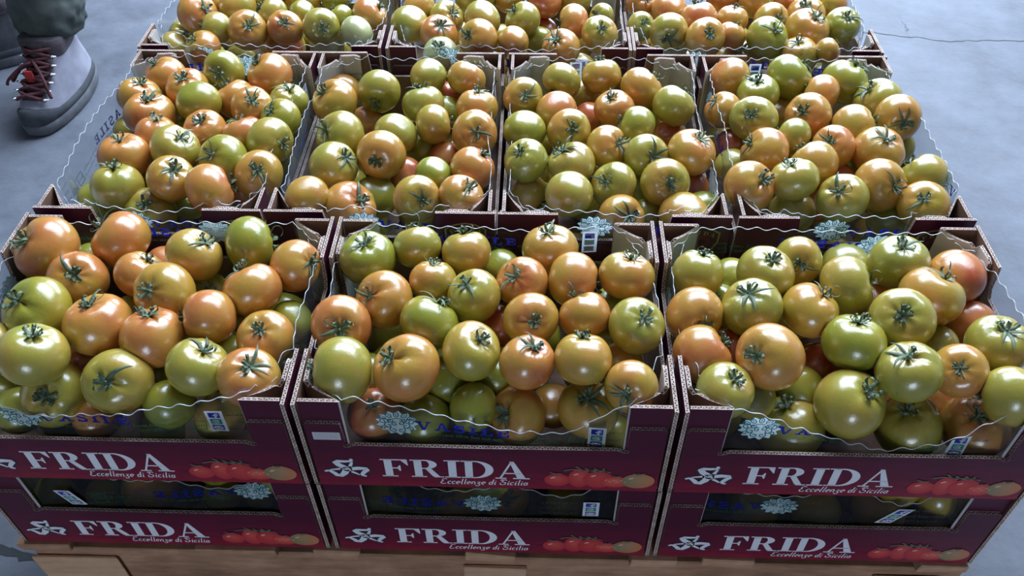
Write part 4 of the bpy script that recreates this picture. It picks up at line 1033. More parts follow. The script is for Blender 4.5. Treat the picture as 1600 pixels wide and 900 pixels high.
(0.365,0.456,0.434,0.0343,'O',-0.82,0.04,0.57,1,0,'orange tomato, stem left, leftmost in second row, second-row right crate'),
(0.462,0.468,0.435,0.0302,'O',-0.53,-0.44,0.72,1,0,'orange tomato, stem facing camera, third from left in second row, second-row right crate'),
(0.521,0.459,0.434,0.0357,'YO',0.06,-0.28,0.96,1,0,'orange-tinged yellow tomato, stem on top, rightmost in second row, second-row right crate'),
(0.426,0.426,0.437,0.0324,'YO',-0.55,0.71,0.45,1,0,'orange-tinged yellow tomato, stem on top, second from left in second row, second-row right crate'),
(0.389,0.383,0.444,0.0316,'GY',-0.37,0.23,0.90,1,0,'yellow-green tomato, stem on top, second from left in front row, second-row right crate'),
(0.331,0.377,0.436,0.0348,'YO',0.51,-0.40,0.76,1,0,'orange-tinged yellow tomato, stem right, leftmost in front row, second-row right crate'),
(0.502,0.382,0.436,0.0346,'YO',0.34,-0.76,0.55,1,0,'orange-tinged yellow tomato, stem right, fourth from left in front row, second-row right crate'),
(0.566,0.405,0.434,0.0325,'GY',-0.56,0.68,0.47,1,0,'yellow-green tomato, stem on top, fifth from left in front row, second-row right crate'),
(0.447,0.355,0.435,0.0331,'GY',-0.50,-0.37,0.79,1,0,'yellow-green tomato, stem facing camera, third from left in front row, second-row right crate'),
(0.548,0.345,0.434,0.0319,'YO',-0.36,-0.46,0.81,1,0,'orange-tinged yellow tomato, stem facing camera, rightmost in front row, second-row right crate'),
(0.577,0.523,0.397,0.0258,'G',0.01,0.67,-0.74,0,1,'half-hidden green tomato, rightmost among sunken ones in second-row right crate'),
(0.331,0.478,0.392,0.0260,'GY',0.50,0.23,-0.84,0,1,'half-hidden yellow-green tomato, leftmost among sunken ones in second-row right crate'),
(0.527,0.372,0.387,0.0305,'G',0.67,0.13,-0.73,0,1,'half-hidden green tomato, eighth from left among sunken ones in second-row right crate'),
(0.397,0.379,0.391,0.0310,'GY',0.34,0.68,-0.65,0,1,'half-hidden yellow-green tomato, fourth from left among sunken ones in second-row right crate'),
(0.338,0.529,0.390,0.0261,'R',0.62,0.49,-0.61,0,1,'half-hidden reddish-orange tomato, second from left among sunken ones in second-row right crate'),
(0.426,0.618,0.389,0.0261,'Y',0.35,0.25,-0.90,0,1,'half-hidden olive-yellow tomato, third from left among sunken ones in second-row right crate'),
(0.501,0.482,0.386,0.0262,'D',-0.00,0.32,-0.95,0,1,'half-hidden dark green tomato, seventh from left among sunken ones in second-row right crate'),
(0.473,0.446,0.393,0.0259,'R',0.37,0.69,-0.62,0,1,'half-hidden reddish-orange tomato, sixth from left among sunken ones in second-row right crate'),
(0.435,0.409,0.382,0.0264,'R',-0.17,0.46,-0.87,0,1,'half-hidden reddish-orange tomato, fifth from left among sunken ones in second-row right crate'),
(-0.537,0.833,0.435,0.0348,'O',0.78,-0.35,0.52,1,0,'orange tomato, stem right, leftmost in middle row, back left crate'),
(-0.493,0.788,0.431,0.0291,'GY',-0.93,-0.04,0.37,1,0,'yellow-green tomato, stem left, second from left in front row, back left crate'),
(-0.474,0.860,0.435,0.0328,'Y',0.15,0.40,-0.90,0,0,'olive-yellow tomato, no stem visible, second from left in back row, back left crate'),
(-0.438,0.781,0.434,0.0335,'YO',0.37,-0.64,0.68,1,0,'orange-tinged yellow tomato, stem facing camera, third from left in front row, back left crate'),
(-0.406,0.831,0.438,0.0279,'GY',-0.87,0.10,0.48,1,0,'yellow-green tomato, stem left, second from left in middle row, back left crate'),
(-0.376,0.790,0.434,0.0300,'O',0.23,-0.65,0.73,1,0,'orange tomato, stem facing camera, fourth from left in front row, back left crate'),
(-0.357,0.842,0.434,0.0226,'G',-0.39,0.30,-0.87,0,0,'green tomato, no stem visible, third from left in middle row, back left crate'),
(-0.314,0.787,0.438,0.0310,'GY',0.33,-0.88,0.35,1,0,'yellow-green tomato, stem facing camera, fifth from left in front row, back left crate'),
(-0.289,0.828,0.433,0.0232,'G',-0.70,0.31,0.65,1,0,'green tomato, stem left, fourth from left in middle row, back left crate'),
(-0.240,0.836,0.434,0.0316,'O',0.75,0.09,0.65,1,0,'orange tomato, stem right, rightmost in middle row, back left crate'),
(-0.253,0.776,0.434,0.0274,'P',-0.62,0.22,-0.75,0,0,'pale green tomato, no stem visible, rightmost in front row, back left crate'),
(-0.505,0.742,0.422,0.0300,'YO',-0.42,-0.29,0.86,1,0,'orange-tinged yellow tomato, stem left, leftmost in front row, back left crate'),
(-0.576,0.840,0.391,0.0261,'GY',0.56,-0.47,0.69,1,1,'half-hidden yellow-green tomato, second from left among sunken ones in back left crate'),
(-0.394,0.821,0.388,0.0332,'R',-0.37,0.31,-0.87,0,1,'half-hidden reddish-orange tomato, third from left among sunken ones in back left crate'),
(-0.317,0.816,0.389,0.0310,'P',0.19,0.72,-0.67,0,1,'half-hidden pale green tomato, rightmost among sunken ones in back left crate'),
(-0.576,0.793,0.396,0.0259,'Y',-0.59,0.25,-0.77,0,1,'half-hidden olive-yellow tomato, leftmost among sunken ones in back left crate'),
(-0.520,0.883,0.432,0.0237,'Y',-0.62,0.21,-0.75,0,0,'olive-yellow tomato, no stem visible, leftmost in back row, back left crate'),
(-0.426,0.891,0.434,0.0252,'Y',-0.69,0.20,-0.69,0,0,'olive-yellow tomato, no stem visible, third from left in back row, back left crate'),
(-0.371,0.902,0.434,0.0343,'YO',-0.49,0.29,-0.82,0,0,'orange-tinged yellow tomato, no stem visible, fourth from left in back row, back left crate'),
(-0.311,0.903,0.434,0.0281,'G',0.88,0.14,-0.45,1,0,'green tomato, stem right, rightmost in back row, back left crate'),
(-0.169,0.812,0.431,0.0326,'GY',-0.46,0.29,-0.84,0,0,'yellow-green tomato, no stem visible, leftmost in middle row, back middle crate'),
(-0.109,0.841,0.427,0.0303,'Y',0.58,-0.42,0.69,1,0,'olive-yellow tomato, stem right, second from left in middle row, back middle crate'),
(-0.118,0.788,0.427,0.0317,'O',0.25,-0.42,0.87,1,0,'orange tomato, stem on top, leftmost in front row, back middle crate'),
(-0.046,0.825,0.434,0.0318,'GY',-0.49,0.30,-0.82,0,0,'yellow-green tomato, no stem visible, third from left in middle row, back middle crate'),
(-0.049,0.757,0.434,0.0336,'YO',-0.56,-0.57,0.60,1,0,'orange-tinged yellow tomato, stem left, third from left in front row, back middle crate'),
(0.023,0.822,0.435,0.0307,'GY',-0.59,-0.19,0.79,1,0,'yellow-green tomato, stem on top, fourth from left in middle row, back middle crate'),
(0.009,0.753,0.434,0.0253,'YO',-0.39,0.31,-0.87,0,0,'orange-tinged yellow tomato, no stem visible, fourth from left in front row, back middle crate'),
(0.109,0.817,0.434,0.0301,'O',-0.98,0.08,-0.19,1,0,'orange tomato, stem left, fifth from left in middle row, back middle crate'),
(0.151,0.777,0.434,0.0310,'Y',0.03,-0.62,0.78,1,0,'olive-yellow tomato, stem facing camera, rightmost in front row, back middle crate'),
(0.087,0.745,0.426,0.0324,'YO',-0.38,-0.37,0.85,1,0,'orange-tinged yellow tomato, stem on top, fifth from left in front row, back middle crate'),
(-0.111,0.743,0.414,0.0299,'P',-0.01,-0.47,0.88,1,0,'pale green tomato, stem on top, second from left in front row, back middle crate'),
(-0.159,0.867,0.433,0.0280,'YO',0.34,0.38,-0.86,0,0,'orange-tinged yellow tomato, no stem visible, leftmost in back row, back middle crate'),
(0.157,0.838,0.434,0.0220,'GY',-0.68,-0.49,0.54,1,0,'yellow-green tomato, stem left, rightmost in middle row, back middle crate'),
(0.051,0.824,0.393,0.0260,'G',0.09,0.84,-0.54,0,1,'half-hidden green tomato, leftmost among sunken ones in back middle crate'),
(-0.063,0.908,0.432,0.0363,'GY',0.39,0.37,-0.84,0,0,'yellow-green tomato, no stem visible, second from left in back row, back middle crate'),
(0.059,0.886,0.438,0.0321,'R',-0.36,0.36,-0.86,0,0,'reddish-orange tomato, no stem visible, fourth from left in back row, back middle crate'),
(0.113,0.905,0.433,0.0304,'Y',-0.43,0.35,-0.83,0,0,'olive-yellow tomato, no stem visible, rightmost in back row, back middle crate'),
(-0.003,0.912,0.432,0.0291,'YO',0.36,0.37,-0.85,0,0,'orange-tinged yellow tomato, no stem visible, third from left in back row, back middle crate'),
(0.058,0.871,0.387,0.0261,'R',-0.20,0.40,-0.89,0,1,'half-hidden reddish-orange tomato, rightmost among sunken ones in back middle crate'),
(0.222,0.809,0.432,0.0240,'GY',0.19,-0.63,0.76,1,0,'yellow-green tomato, stem on top, leftmost in middle row, back right crate'),
(0.226,0.886,0.434,0.0254,'O',0.43,-0.49,0.76,1,0,'orange tomato, stem right, leftmost in back row, back right crate'),
(0.274,0.864,0.433,0.0320,'O',-0.34,0.37,-0.87,0,0,'orange tomato, no stem visible, second from left in back row, back right crate'),
(0.265,0.784,0.436,0.0316,'Y',-0.15,-0.99,0.06,1,0,'olive-yellow tomato, stem facing camera, second from left in middle row, back right crate'),
(0.320,0.828,0.435,0.0318,'O',-0.21,0.49,0.85,1,0,'orange tomato, stem on top, third from left in middle row, back right crate'),
(0.322,0.761,0.438,0.0330,'YO',0.12,-0.73,0.68,1,0,'orange-tinged yellow tomato, stem facing camera, leftmost in front row, back right crate'),
(0.377,0.830,0.434,0.0278,'YO',0.07,0.19,0.98,1,0,'orange-tinged yellow tomato, stem on top, fourth from left in middle row, back right crate'),
(0.368,0.781,0.431,0.0251,'YO',0.41,0.47,0.78,1,0,'orange-tinged yellow tomato, stem on top, second from left in front row, back right crate'),
(0.442,0.831,0.434,0.0287,'YO',0.25,-0.85,0.47,1,0,'orange-tinged yellow tomato, stem right, fifth from left in middle row, back right crate'),
(0.425,0.770,0.434,0.0345,'G',0.24,-0.51,0.83,1,0,'green tomato, stem right, third from left in front row, back right crate'),
(0.507,0.856,0.431,0.0318,'YO',-0.31,-0.39,0.86,1,0,'orange-tinged yellow tomato, stem on top, sixth from left in middle row, back right crate'),
(0.495,0.797,0.434,0.0355,'YO',0.29,-0.23,0.93,1,0,'orange-tinged yellow tomato, stem on top, seventh from left in middle row, back right crate'),
(0.557,0.814,0.434,0.0305,'G',0.08,-0.46,0.89,1,0,'green tomato, stem on top, rightmost in middle row, back right crate'),
(0.475,0.744,0.418,0.0309,'YO',-0.28,-0.03,0.96,1,0,'orange-tinged yellow tomato, stem on top, fourth from left in front row, back right crate'),
(0.515,0.732,0.433,0.0206,'YO',0.82,0.15,0.55,1,0,'orange-tinged yellow tomato, stem right, rightmost in front row, back right crate'),
(0.280,0.814,0.392,0.0269,'P',0.17,-0.73,0.66,1,1,'half-hidden pale green tomato, leftmost among sunken ones in back right crate'),
(0.394,0.785,0.388,0.0306,'YO',-0.19,-0.39,0.90,1,1,'half-hidden orange-tinged yellow tomato, rightmost among sunken ones in back right crate'),
(0.376,0.919,0.433,0.0319,'O',-0.28,0.39,-0.87,0,0,'orange tomato, no stem visible, third from left in back row, back right crate'),
(0.427,0.893,0.437,0.0299,'Y',-0.18,0.39,-0.90,0,0,'olive-yellow tomato, no stem visible, fourth from left in back row, back right crate'),
(0.476,0.909,0.432,0.0272,'O',0.66,0.23,-0.71,0,0,'orange tomato, no stem visible, fifth from left in back row, back right crate'),
(0.555,0.891,0.434,0.0299,'YO',-0.12,0.40,-0.91,0,0,'orange-tinged yellow tomato, no stem visible, rightmost in back row, back right crate'),
(-0.569,0.052,0.174,0.0271,'GY',-0.04,0.38,-0.93,0,2,'yellow-green tomato, leftmost behind film in window of bottom left crate'),
(-0.504,0.055,0.171,0.0238,'Y',-0.11,0.43,-0.90,0,2,'olive-yellow tomato, second from left behind film in window of bottom left crate'),
(-0.439,0.055,0.187,0.0351,'O',-0.39,-0.19,-0.90,0,2,'orange tomato, third from left behind film in window of bottom left crate'),
(-0.347,0.055,0.178,0.0253,'Y',-0.54,0.32,-0.78,0,2,'olive-yellow tomato, fourth from left behind film in window of bottom left crate'),
(-0.298,0.055,0.175,0.0200,'Y',-0.16,-0.15,-0.98,0,2,'olive-yellow tomato, rightmost behind film in window of bottom left crate'),
(-0.141,0.053,0.178,0.0334,'Y',0.82,0.12,0.56,1,2,'olive-yellow tomato, leftmost behind film in window of bottom middle crate'),
(-0.041,0.053,0.178,0.0322,'YO',-0.47,-0.13,0.87,1,2,'orange-tinged yellow tomato, second from left behind film in window of bottom middle crate'),
(0.017,0.055,0.184,0.0305,'O',0.15,-0.55,0.82,1,2,'orange tomato, third from left behind film in window of bottom middle crate'),
(0.095,0.055,0.176,0.0287,'Y',-0.42,0.10,-0.90,0,2,'olive-yellow tomato, rightmost behind film in window of bottom middle crate'),
(0.332,0.054,0.180,0.0333,'GY',-0.15,0.37,-0.92,0,2,'yellow-green tomato, leftmost behind film in window of bottom right crate'),
(0.407,0.052,0.179,0.0320,'Y',0.17,-0.15,-0.97,0,2,'olive-yellow tomato, second from left behind film in window of bottom right crate'),
(0.487,0.054,0.180,0.0331,'YO',0.55,0.33,-0.77,0,2,'orange-tinged yellow tomato, rightmost behind film in window of bottom right crate'),
]

# ------------------------------------------------------------------ stacking the crates
PI = math.pi
G1 = 'printed tomato crates of the top layer'; G2 = 'printed tomato crates of the bottom layer'
prof_L = [(-.152, .147), (-.115, .122), (-.087, .107), (-.057, .106), (-.017, .113), (.012, .117), (.061, .128), (.09, .134), (.119, .143), (.15, .150)]
prof_M = [(-.152, .143), (-.14, .148), (-.118, .139), (-.072, .128), (-.017, .116), (.039, .100), (.072, .095), (.091, .098), (.111, .118), (.135, .136), (.149, .145)]
prof_R = [(-.15, .147), (-.13, .144), (-.107, .133), (-.074, .114), (-.043, .100), (-.011, .089), (.022, .079), (.052, .083), (.074, .092), (.098, .108), (.119, .126), (.148, .146)]
TOPZ = Z0 + .1505
def liner(label, loc, rz, sheets, group):
    l = empty('plastic_liner', loc, rz); tag(l, label, 'liner', group)
    for i, s in enumerate(sheets): film_sheet(l, seed=int(loc[0] * 1000) + i * 7 + int(loc[1] * 100), **s)
    return l
GL = 'clear plastic liners of the top crates'
front = [('left', -.4005, 0.0, prof_L), ('middle', 0.0, 0.0, prof_M), ('right', .4005, 0.0, prof_R)]
arts = {'left': (dict(shift=-.004, z=.098, slope=.02), dict(shift=-.03, z=.118)), 'middle': (dict(z=.091, slope=-.06, shift=0), dict(shift=.19, z=.118, mirror=1)), 'right': (dict(z=.094, slope=-.10, shift=-.022), dict(shift=-.025 + .0, z=.118))}
backart = {'left': dict(shift=.05, z=.118, slope=0), 'middle': dict(shift=-.0, z=.115, slope=0, mirror=1), 'right': dict(shift=.02, z=.116, slope=0)}
for nm, x, rz, pf in front:
    c = make_crate({'left': 'maroon carton crate of tomatoes, front left of top layer, partly out of frame', 'middle': 'maroon carton crate with white paper label, front middle of top layer',
                'right': 'maroon carton crate of tomatoes, front right of top layer'}[nm], G1, (x, .1475, TOPZ), rz, (1, 0), (1, 1))
    if nm == 'middle':
        lp = [o for o in c.children if o.name.startswith('long_panel')][0]
        b = flat('paper_label', [([rect(-.183, .090, -.1535, .1035)], (0.62, 0.60, 0.64)), (sum([scribble(-.181, -.156, .0925 + k * .0021, .0013, random.Random(k)) for k in range(5)], []), (0.30, 0.29, 0.32))], long_place)
        put('paper_label', b, lp)
    liner({'left': 'clear wavy-edged plastic liner in the front left crate', 'middle': 'clear wavy-edged plastic liner in the front middle crate', 'right': 'clear wavy-edged plastic liner in the front right crate'}[nm],
          (x, .1475, TOPZ), rz, [dict(long=True, r=0, prof=pf, art=arts[nm][0]), dict(long=True, r=PI, art=backart[nm]), dict(long=False, r=0, art=dict(shift=.05, z=.10, slope=0)), dict(long=False, r=PI)], GL)
for nm, x, dx, rz in (('left', -.4505, .004, -.004), ('centre-left', -.15, 0, .004), ('centre-right', .15, 0, -.003), ('right', .4505, .0, .006)):
    full = f'maroon carton crate of tomatoes, {nm} of the four turned crates in second row'
    loc = (x + dx, .50, TOPZ)
    c = make_crate(full, G1, loc, -PI / 2 + rz, (1 if nm == 'left' else 0, 1 if nm == 'right' else 0), (1, 1))
    if nm == 'centre-left':                          # lot stamp on the white flap in the far left corner
        cp = [o for o in c.children if o.name.startswith('corner_post')][0]
        box = stroke([(-.124, .096), (-.103, .1155), (-.084, .117), (-.0825, .098)], .0012)
        dig = stroke([(-.0965, .104), (-.0945, .1065), (-.0945, .0975)], .0013) + stroke(arc(-.0895, .104, .0025, .0025, 170, -30, 7) + [(-.092, .0975), (-.0865, .0975)], .0013)
        put('lot_stamp', flat('lot_stamp', [([p for p in box if all(q[0] > -.112 for q in p)] + dig, (.10, .13, .11))], lambda u, v, d: (-.197 + TH + .0068 + d, u, v)), cp)
    # local -y faces world -x, local +x faces the viewer
    liner(f'clear wavy-edged plastic liner in the second-row {nm} crate', loc, -PI / 2 + rz,
          [dict(long=True, r=0, art=dict(shift=-.004, z=.118 if nm == 'left' else .112, slope=0), prof=[(-.149, .156), (0, .160), (.149, .150)] if nm == 'left' else None),
           dict(long=True, r=PI, art=dict(shift=-.2, z=.136, slope=0, mirror=1) if nm == 'right' else dict(shift=0, z=.112, slope=0), prof=[(-.149, .160), (0, .164), (.149, .152)] if nm == 'right' else None),
           dict(long=False, r=PI, art=dict(shift=.07, z=.112, slope=0)), dict(long=False, r=0, art=dict(shift={'left': .0635, 'centre-left': .3, 'centre-right': -.078, 'right': -.062}[nm], z=.115, slope=0))], GL)
for nm, x, rz in (('left', -.4005, .006), ('middle', 0.002, 0.0), ('right', .3985, -.004)):
    loc = (x, .8545, TOPZ)
    make_crate(f'maroon carton crate of tomatoes, {nm} of the three in back row', G1, loc, rz, (0, 0), (0, 0))
    liner(f'clear wavy-edged plastic liner in the back {nm} crate', loc, rz, [dict(long=True, r=0, art=dict(shift=0, z=.11)), dict(long=True, r=PI), dict(long=False, r=0), dict(long=False, r=PI)], GL)

# bottom layer: only the crates that stand along the outside can be seen
wprof = [(-.15, .146), (-.05, .132), (.02, .138), (.08, .120), (.15, .145)]
lowart = {'left': dict(shift=.028, z=.100, slope=.06, mirror=1, plain=1), 'middle': dict(shift=-.102, z=.094, slope=-.02, mirror=1, plain=1), 'right': dict(shift=-.155, z=.094, slope=-.1, mirror=1, plain=1)}
for nm, x, y, rz in (('left', -.4005, .1475, .0), ('middle', .001, .1475, -.0), ('right', .4005, .1475, .0)):
    make_crate(f'maroon carton crate, {nm} of the three at the front of bottom layer', G2, (x, y, Z0), rz, (1, 0), (1, 1))
    l = liner(f'clear plastic liner behind the window of the bottom {nm} crate', (x, y, Z0), rz, [dict(long=True, r=0, prof=wprof, art=lowart[nm])], 'clear plastic liners of the bottom crates')
    # the contact sticker shows in each window as well
    sh = [o for o in l.children][0]
    u0 = {'left': -.105, 'middle': .110, 'right': .055}[nm]; sk = {'left': -.35, 'middle': 0.0, 'right': .55}[nm]
    put('contact_sticker', flat('contact_sticker', [([[(q[0] + u0 + sk * q[1], q[1] * .85 + .084) for q in p] for p in ps], cc) for ps, cc in sticker(None)], lambda u, v, d: (u, -.147 + .0062 - d, v)), sh)
    rr = random.Random(9)
    put('fine_print', flat('fine_print', [(sum([scribble(u0 - .05 if nm == 'middle' else u0 + .028, u0 - .004 if nm == 'middle' else u0 + .07, zz, .005, rr) for zz in (.110, .098, .088)], []), (0.03, 0.035, 0.035))], lambda u, v, d: (u, -.147 + .0062 - d, v)), sh)
for nm, x in (('left', -.4505), ('right', .4505)):
    make_crate(f'maroon carton crate, {nm} end of second row in bottom layer', G2, (x, .50, Z0), -PI / 2, (1 if nm == 'left' else 0, 1 if nm == 'right' else 0), (0, 0))
for nm, x in (('centre-left', -.15), ('centre-right', .15)):
    make_crate(f'maroon carton crate, {nm} of second row in bottom layer', G2, (x, .50, Z0), -PI / 2, (0, 0), (0, 0))
for nm, x in (('left', -.4005), ('middle', 0.0), ('right', .4005)):
    make_crate(f'maroon carton crate, back {nm} of bottom layer', G2, (x, .8535, Z0), 0, (0, 0), (0, 0))

# ------------------------------------------------------------------ tomatoes
def tomato_mesh(seed, nu=30, nv=20):
    rr = random.Random(seed)
    ribs = rr.choice((5, 6, 7, 8)); amp = rr.uniform(.02, .06); ph = rr.uniform(0, 6.28)
    squat = rr.uniform(.86, .95); dim = rr.uniform(.14, .21); a2 = rr.uniform(0, .045); p2 = rr.uniform(0, 6.28)
    deep = rr.random() < .45; dph = rr.uniform(0, 6.28)
    v, f = [], []
    v.append((0, 0, squat - dim))
    for i in range(1, nv):
        th = math.pi * i / nv
        for k in range(nu):
            p = 2 * math.pi * k / nu
            r = math.sin(th) ** .92
            e = math.exp(-(th / 1.05) ** 2)
            r *= 1 + a2 * math.cos(2 * p + p2)
            rib = amp * (abs(math.cos(ribs * (p + ph) / 2)) - .6) * e
            if deep: rib -= .16 * e * math.exp(-((math.atan2(math.sin(p - dph), math.cos(p - dph))) / .22) ** 2)
            z = squat * math.cos(th) - dim * math.exp(-(th / .40) ** 2) + .05 * math.exp(-((math.pi - th) / .35) ** 2)
            z += rib * .9
            r *= 1 + rib * .5
            v.append((r * math.cos(p), r * math.sin(p), z))
    v.append((0, 0, -squat + .05))
    for k in range(nu): f.append((0, 1 + k, 1 + (k + 1) % nu))
    for i in range(nv - 2):
        for k in range(nu):
            a = 1 + i * nu + k; b_ = 1 + i * nu + (k + 1) % nu
            f.append((a, a + nu, b_ + nu, b_))
    l = len(v) - 1; s = 1 + (nv - 2) * nu
    for k in range(nu): f.append((s + k, l, s + (k + 1) % nu))
    return pymesh('tomato', v, f, [SKIN]), squat - dim
TOMS = [tomato_mesh(s) for s in range(10)]

def calyx_mesh(seed):
    """curled sepals round the stem scar; units of the tomato radius"""
    rr = random.Random(100 + seed)
    v, f = [], []
    n = rr.choice((5, 6, 6, 7))
    for s in range(n):
        a = 2 * math.pi * s / n + rr.uniform(-.25, .25)
        L = rr.uniform(.62, .98); w0 = rr.uniform(.06, .095)
        tilt = rr.uniform(.1, .6); curl = rr.uniform(5.5, 12) * rr.choice((1, 1, 1, 1, -.15)); side = rr.uniform(-1.6, 1.6)
        if rr.random() < .12: L *= 1.4; w0 *= .4; curl *= .4
        x, z, ang, yy = .03, .02, tilt, 0.0
        seg = 11; i0 = len(v)
        for k in range(seg + 1):
            t = k / seg
            w = w0 * (0.75 + .6 * t - 1.30 * t * t) + .006
            nx, nz = -math.sin(ang), math.cos(ang)
            for q, h in ((-1, .0), (-.5, -.35), (0, -.55), (.5, -.35), (1, .0)):
                px = x + nx * h * w * -.8; pz = z + nz * h * w * -.8; py = yy + q * w
                v.append((px * math.cos(a) - py * math.sin(a), px * math.sin(a) + py * math.cos(a), pz))
            st = L / seg
            x += math.cos(ang) * st; z += math.sin(ang) * st; yy += side * st * t * .6
            ang += curl * st * (.15 if t < .28 else 1.35)
            if z < -.02: z = -.02
        for k in range(seg):
            for q in range(4):
                c = i0 + k * 5 + q
                f.append((c, c + 5, c + 6, c + 1))
    # the knob the sepals grow from
    rings = []
    for k, (r, z) in enumerate(((.085, -.02), (.10, .01), (.085, .045), (.05, .06))):
        rings.append([(r * math.cos(q * math.pi / 4), r * math.sin(q * math.pi / 4), z) for q in range(8)])
    vv, ff = loft(rings); o = len(v); v += vv; f += [tuple(i + o for i in q) for q in ff]
    me = pymesh('calyx', v, f, [CALYX])
    # short stub of stalk
    h = rr.choice((.08, .12, .16, .30)); bend = rr.uniform(-.08, .08)
    path = [(0, 0, .04), (bend * .3, 0, .04 + h * .5), (bend, bend * .5, .04 + h), (bend * 1.1, bend * .6, .045 + h)]
    vv, ff = loft(tube(path, [.045, .036, .042, .02], 7))
    return me, pymesh('stalk', vv, ff, [CALYX])
CALS = [calyx_mesh(s) for s in range(9)]

RIPE = {'G': (.06, 0), 'D': (.05, 0), 'P': (.12, .55), 'GY': (.24, .04), 'Y': (.40, .02), 'YO': (.54, 0), 'O': (.70, 0), 'R': (.90, 0)}
def add_tomato(i, x, y, z, r, col, dx, dy, dz, has, low, label):
    rr = random.Random(1000 + i)
    me, hz = TOMS[rr.randrange(len(TOMS))]
    o = bpy.data.objects.new('tomato', me)
    q = Vector((dx, dy, dz)).to_track_quat('Z', 'Y') @ Quaternion((0, 0, 1), rr.uniform(0, 6.28))
    o.rotation_mode = 'QUATERNION'; o.rotation_quaternion = q
    o.location = (x, y, z); o.scale = (r, r, r)
    a, p = RIPE[col]
    o.color = (max(0, min(1, a + rr.uniform(-.05, .05))), p, rr.random(), 1)
    COL.objects.link(o)
    crate = label.split(' in ')[-1] if low else label.split(', ')[-1]
    tag(o, label, 'tomato', 'tomatoes in the crates')
    if has:
        cm, sm = CALS[rr.randrange(len(CALS))]
        c = put('calyx', cm, o, (0, 0, hz - .005), (0, 0, rr.uniform(0, 6.28)), (rr.uniform(.80, .98),) * 3)
        put('stalk', sm, c)
    return o
for i, t in enumerate(TOMATOES): add_tomato(i, *t)

# tomatoes buried below those that show, past counting
def buried():
    base, hz = tomato_mesh(77, 14, 9)
    bv = [v.co.copy() for v in base.vertices]; bf = [tuple(p.vertices) for p in base.polygons]
    rr = random.Random(5); v, f = [], []
    near = [(Vector(t[:3]), t[3]) for t in TOMATOES]
    placed = []
    def tryput(p, r):
        for c, cr in near:
            if (c - p).length < (cr + r) * .93: return
        for c, cr in placed:
            if (c - p).length < (cr + r) * .93: return
        placed.append((p, r))
        qt = Quaternion((rr.uniform(-1, 1), rr.uniform(-1, 1), rr.uniform(-1, 1), rr.uniform(-1, 1))).normalized()
        n = len(v)
        v.extend([tuple(p + (qt @ c) * r) for c in bv]); f.extend([tuple(k + n for k in q) for q in bf])
    boxes = []
    for x in (-.4, 0, .4):
        boxes += [(x - .185, x + .185, .016, .284, TOPZ), (x - .185, x + .185, .724, .984, TOPZ), (x - .185, x + .185, .016, .284, Z0)]
    for x in (-.45, -.15, .15, .45):
        boxes.append((x - .135, x + .135, .316, .684, TOPZ))
    for x in (-.45, .45):
        boxes.append((x - .135, x + .135, .316, .684, Z0))
    for x0, x1, y0, y1, zb in boxes:
        for lv in range(3 if zb < .2 else 1):
            z = zb + .038 + lv * (.034 if zb < .2 else .045)
            for _ in range(260):
                r = rr.uniform(.027, .031)
                tryput(Vector((rr.uniform(x0 + r, x1 - r), rr.uniform(y0 + r, y1 - r), z + rr.uniform(-.003, .003))), r)
    bpy.data.meshes.remove(base)
    return pymesh('buried_tomatoes', v, f, [SKIN])
bt = put('buried_tomatoes', buried()); bt.color = (.22, 0, .3, 1)
tag(bt, 'yellow-green tomatoes lying deep in the crates under the others', 'tomatoes', None, 'stuff')

# ------------------------------------------------------------------ person (only feet and lower legs come into the picture)
TROUS = mat_cloth('olive_trousers', (0.030, 0.040, 0.038), (0.095, 0.11, 0.10), 9)
GREYL = mat_cloth('grey_boot_leather', (0.20, 0.20, 0.25), (0.27, 0.27, 0.33), 20)
RAND = mat_cloth('dark_rubber_rand', (0.030, 0.034, 0.042), (0.055, 0.060, 0.072), 30)
SOLE = mat_cloth('rubber_sole', (0.060, 0.066, 0.078), (0.10, 0.105, 0.12), 30)
LACE = mat_cloth('dark_red_lace', (0.045, 0.012, 0.016), (0.10, 0.022, 0.028), 90)
REDT = mat_flat('red_tab', (0.42, 0.03, 0.03), 0.6)
STEEL = mat_flat('steel_hook', (0.75, 0.75, 0.78), 0.25, 0.5, 1.0)
TONG = mat_cloth('dark_tongue', (0.035, 0.028, 0.036), (0.075, 0.06, 0.07), 40)

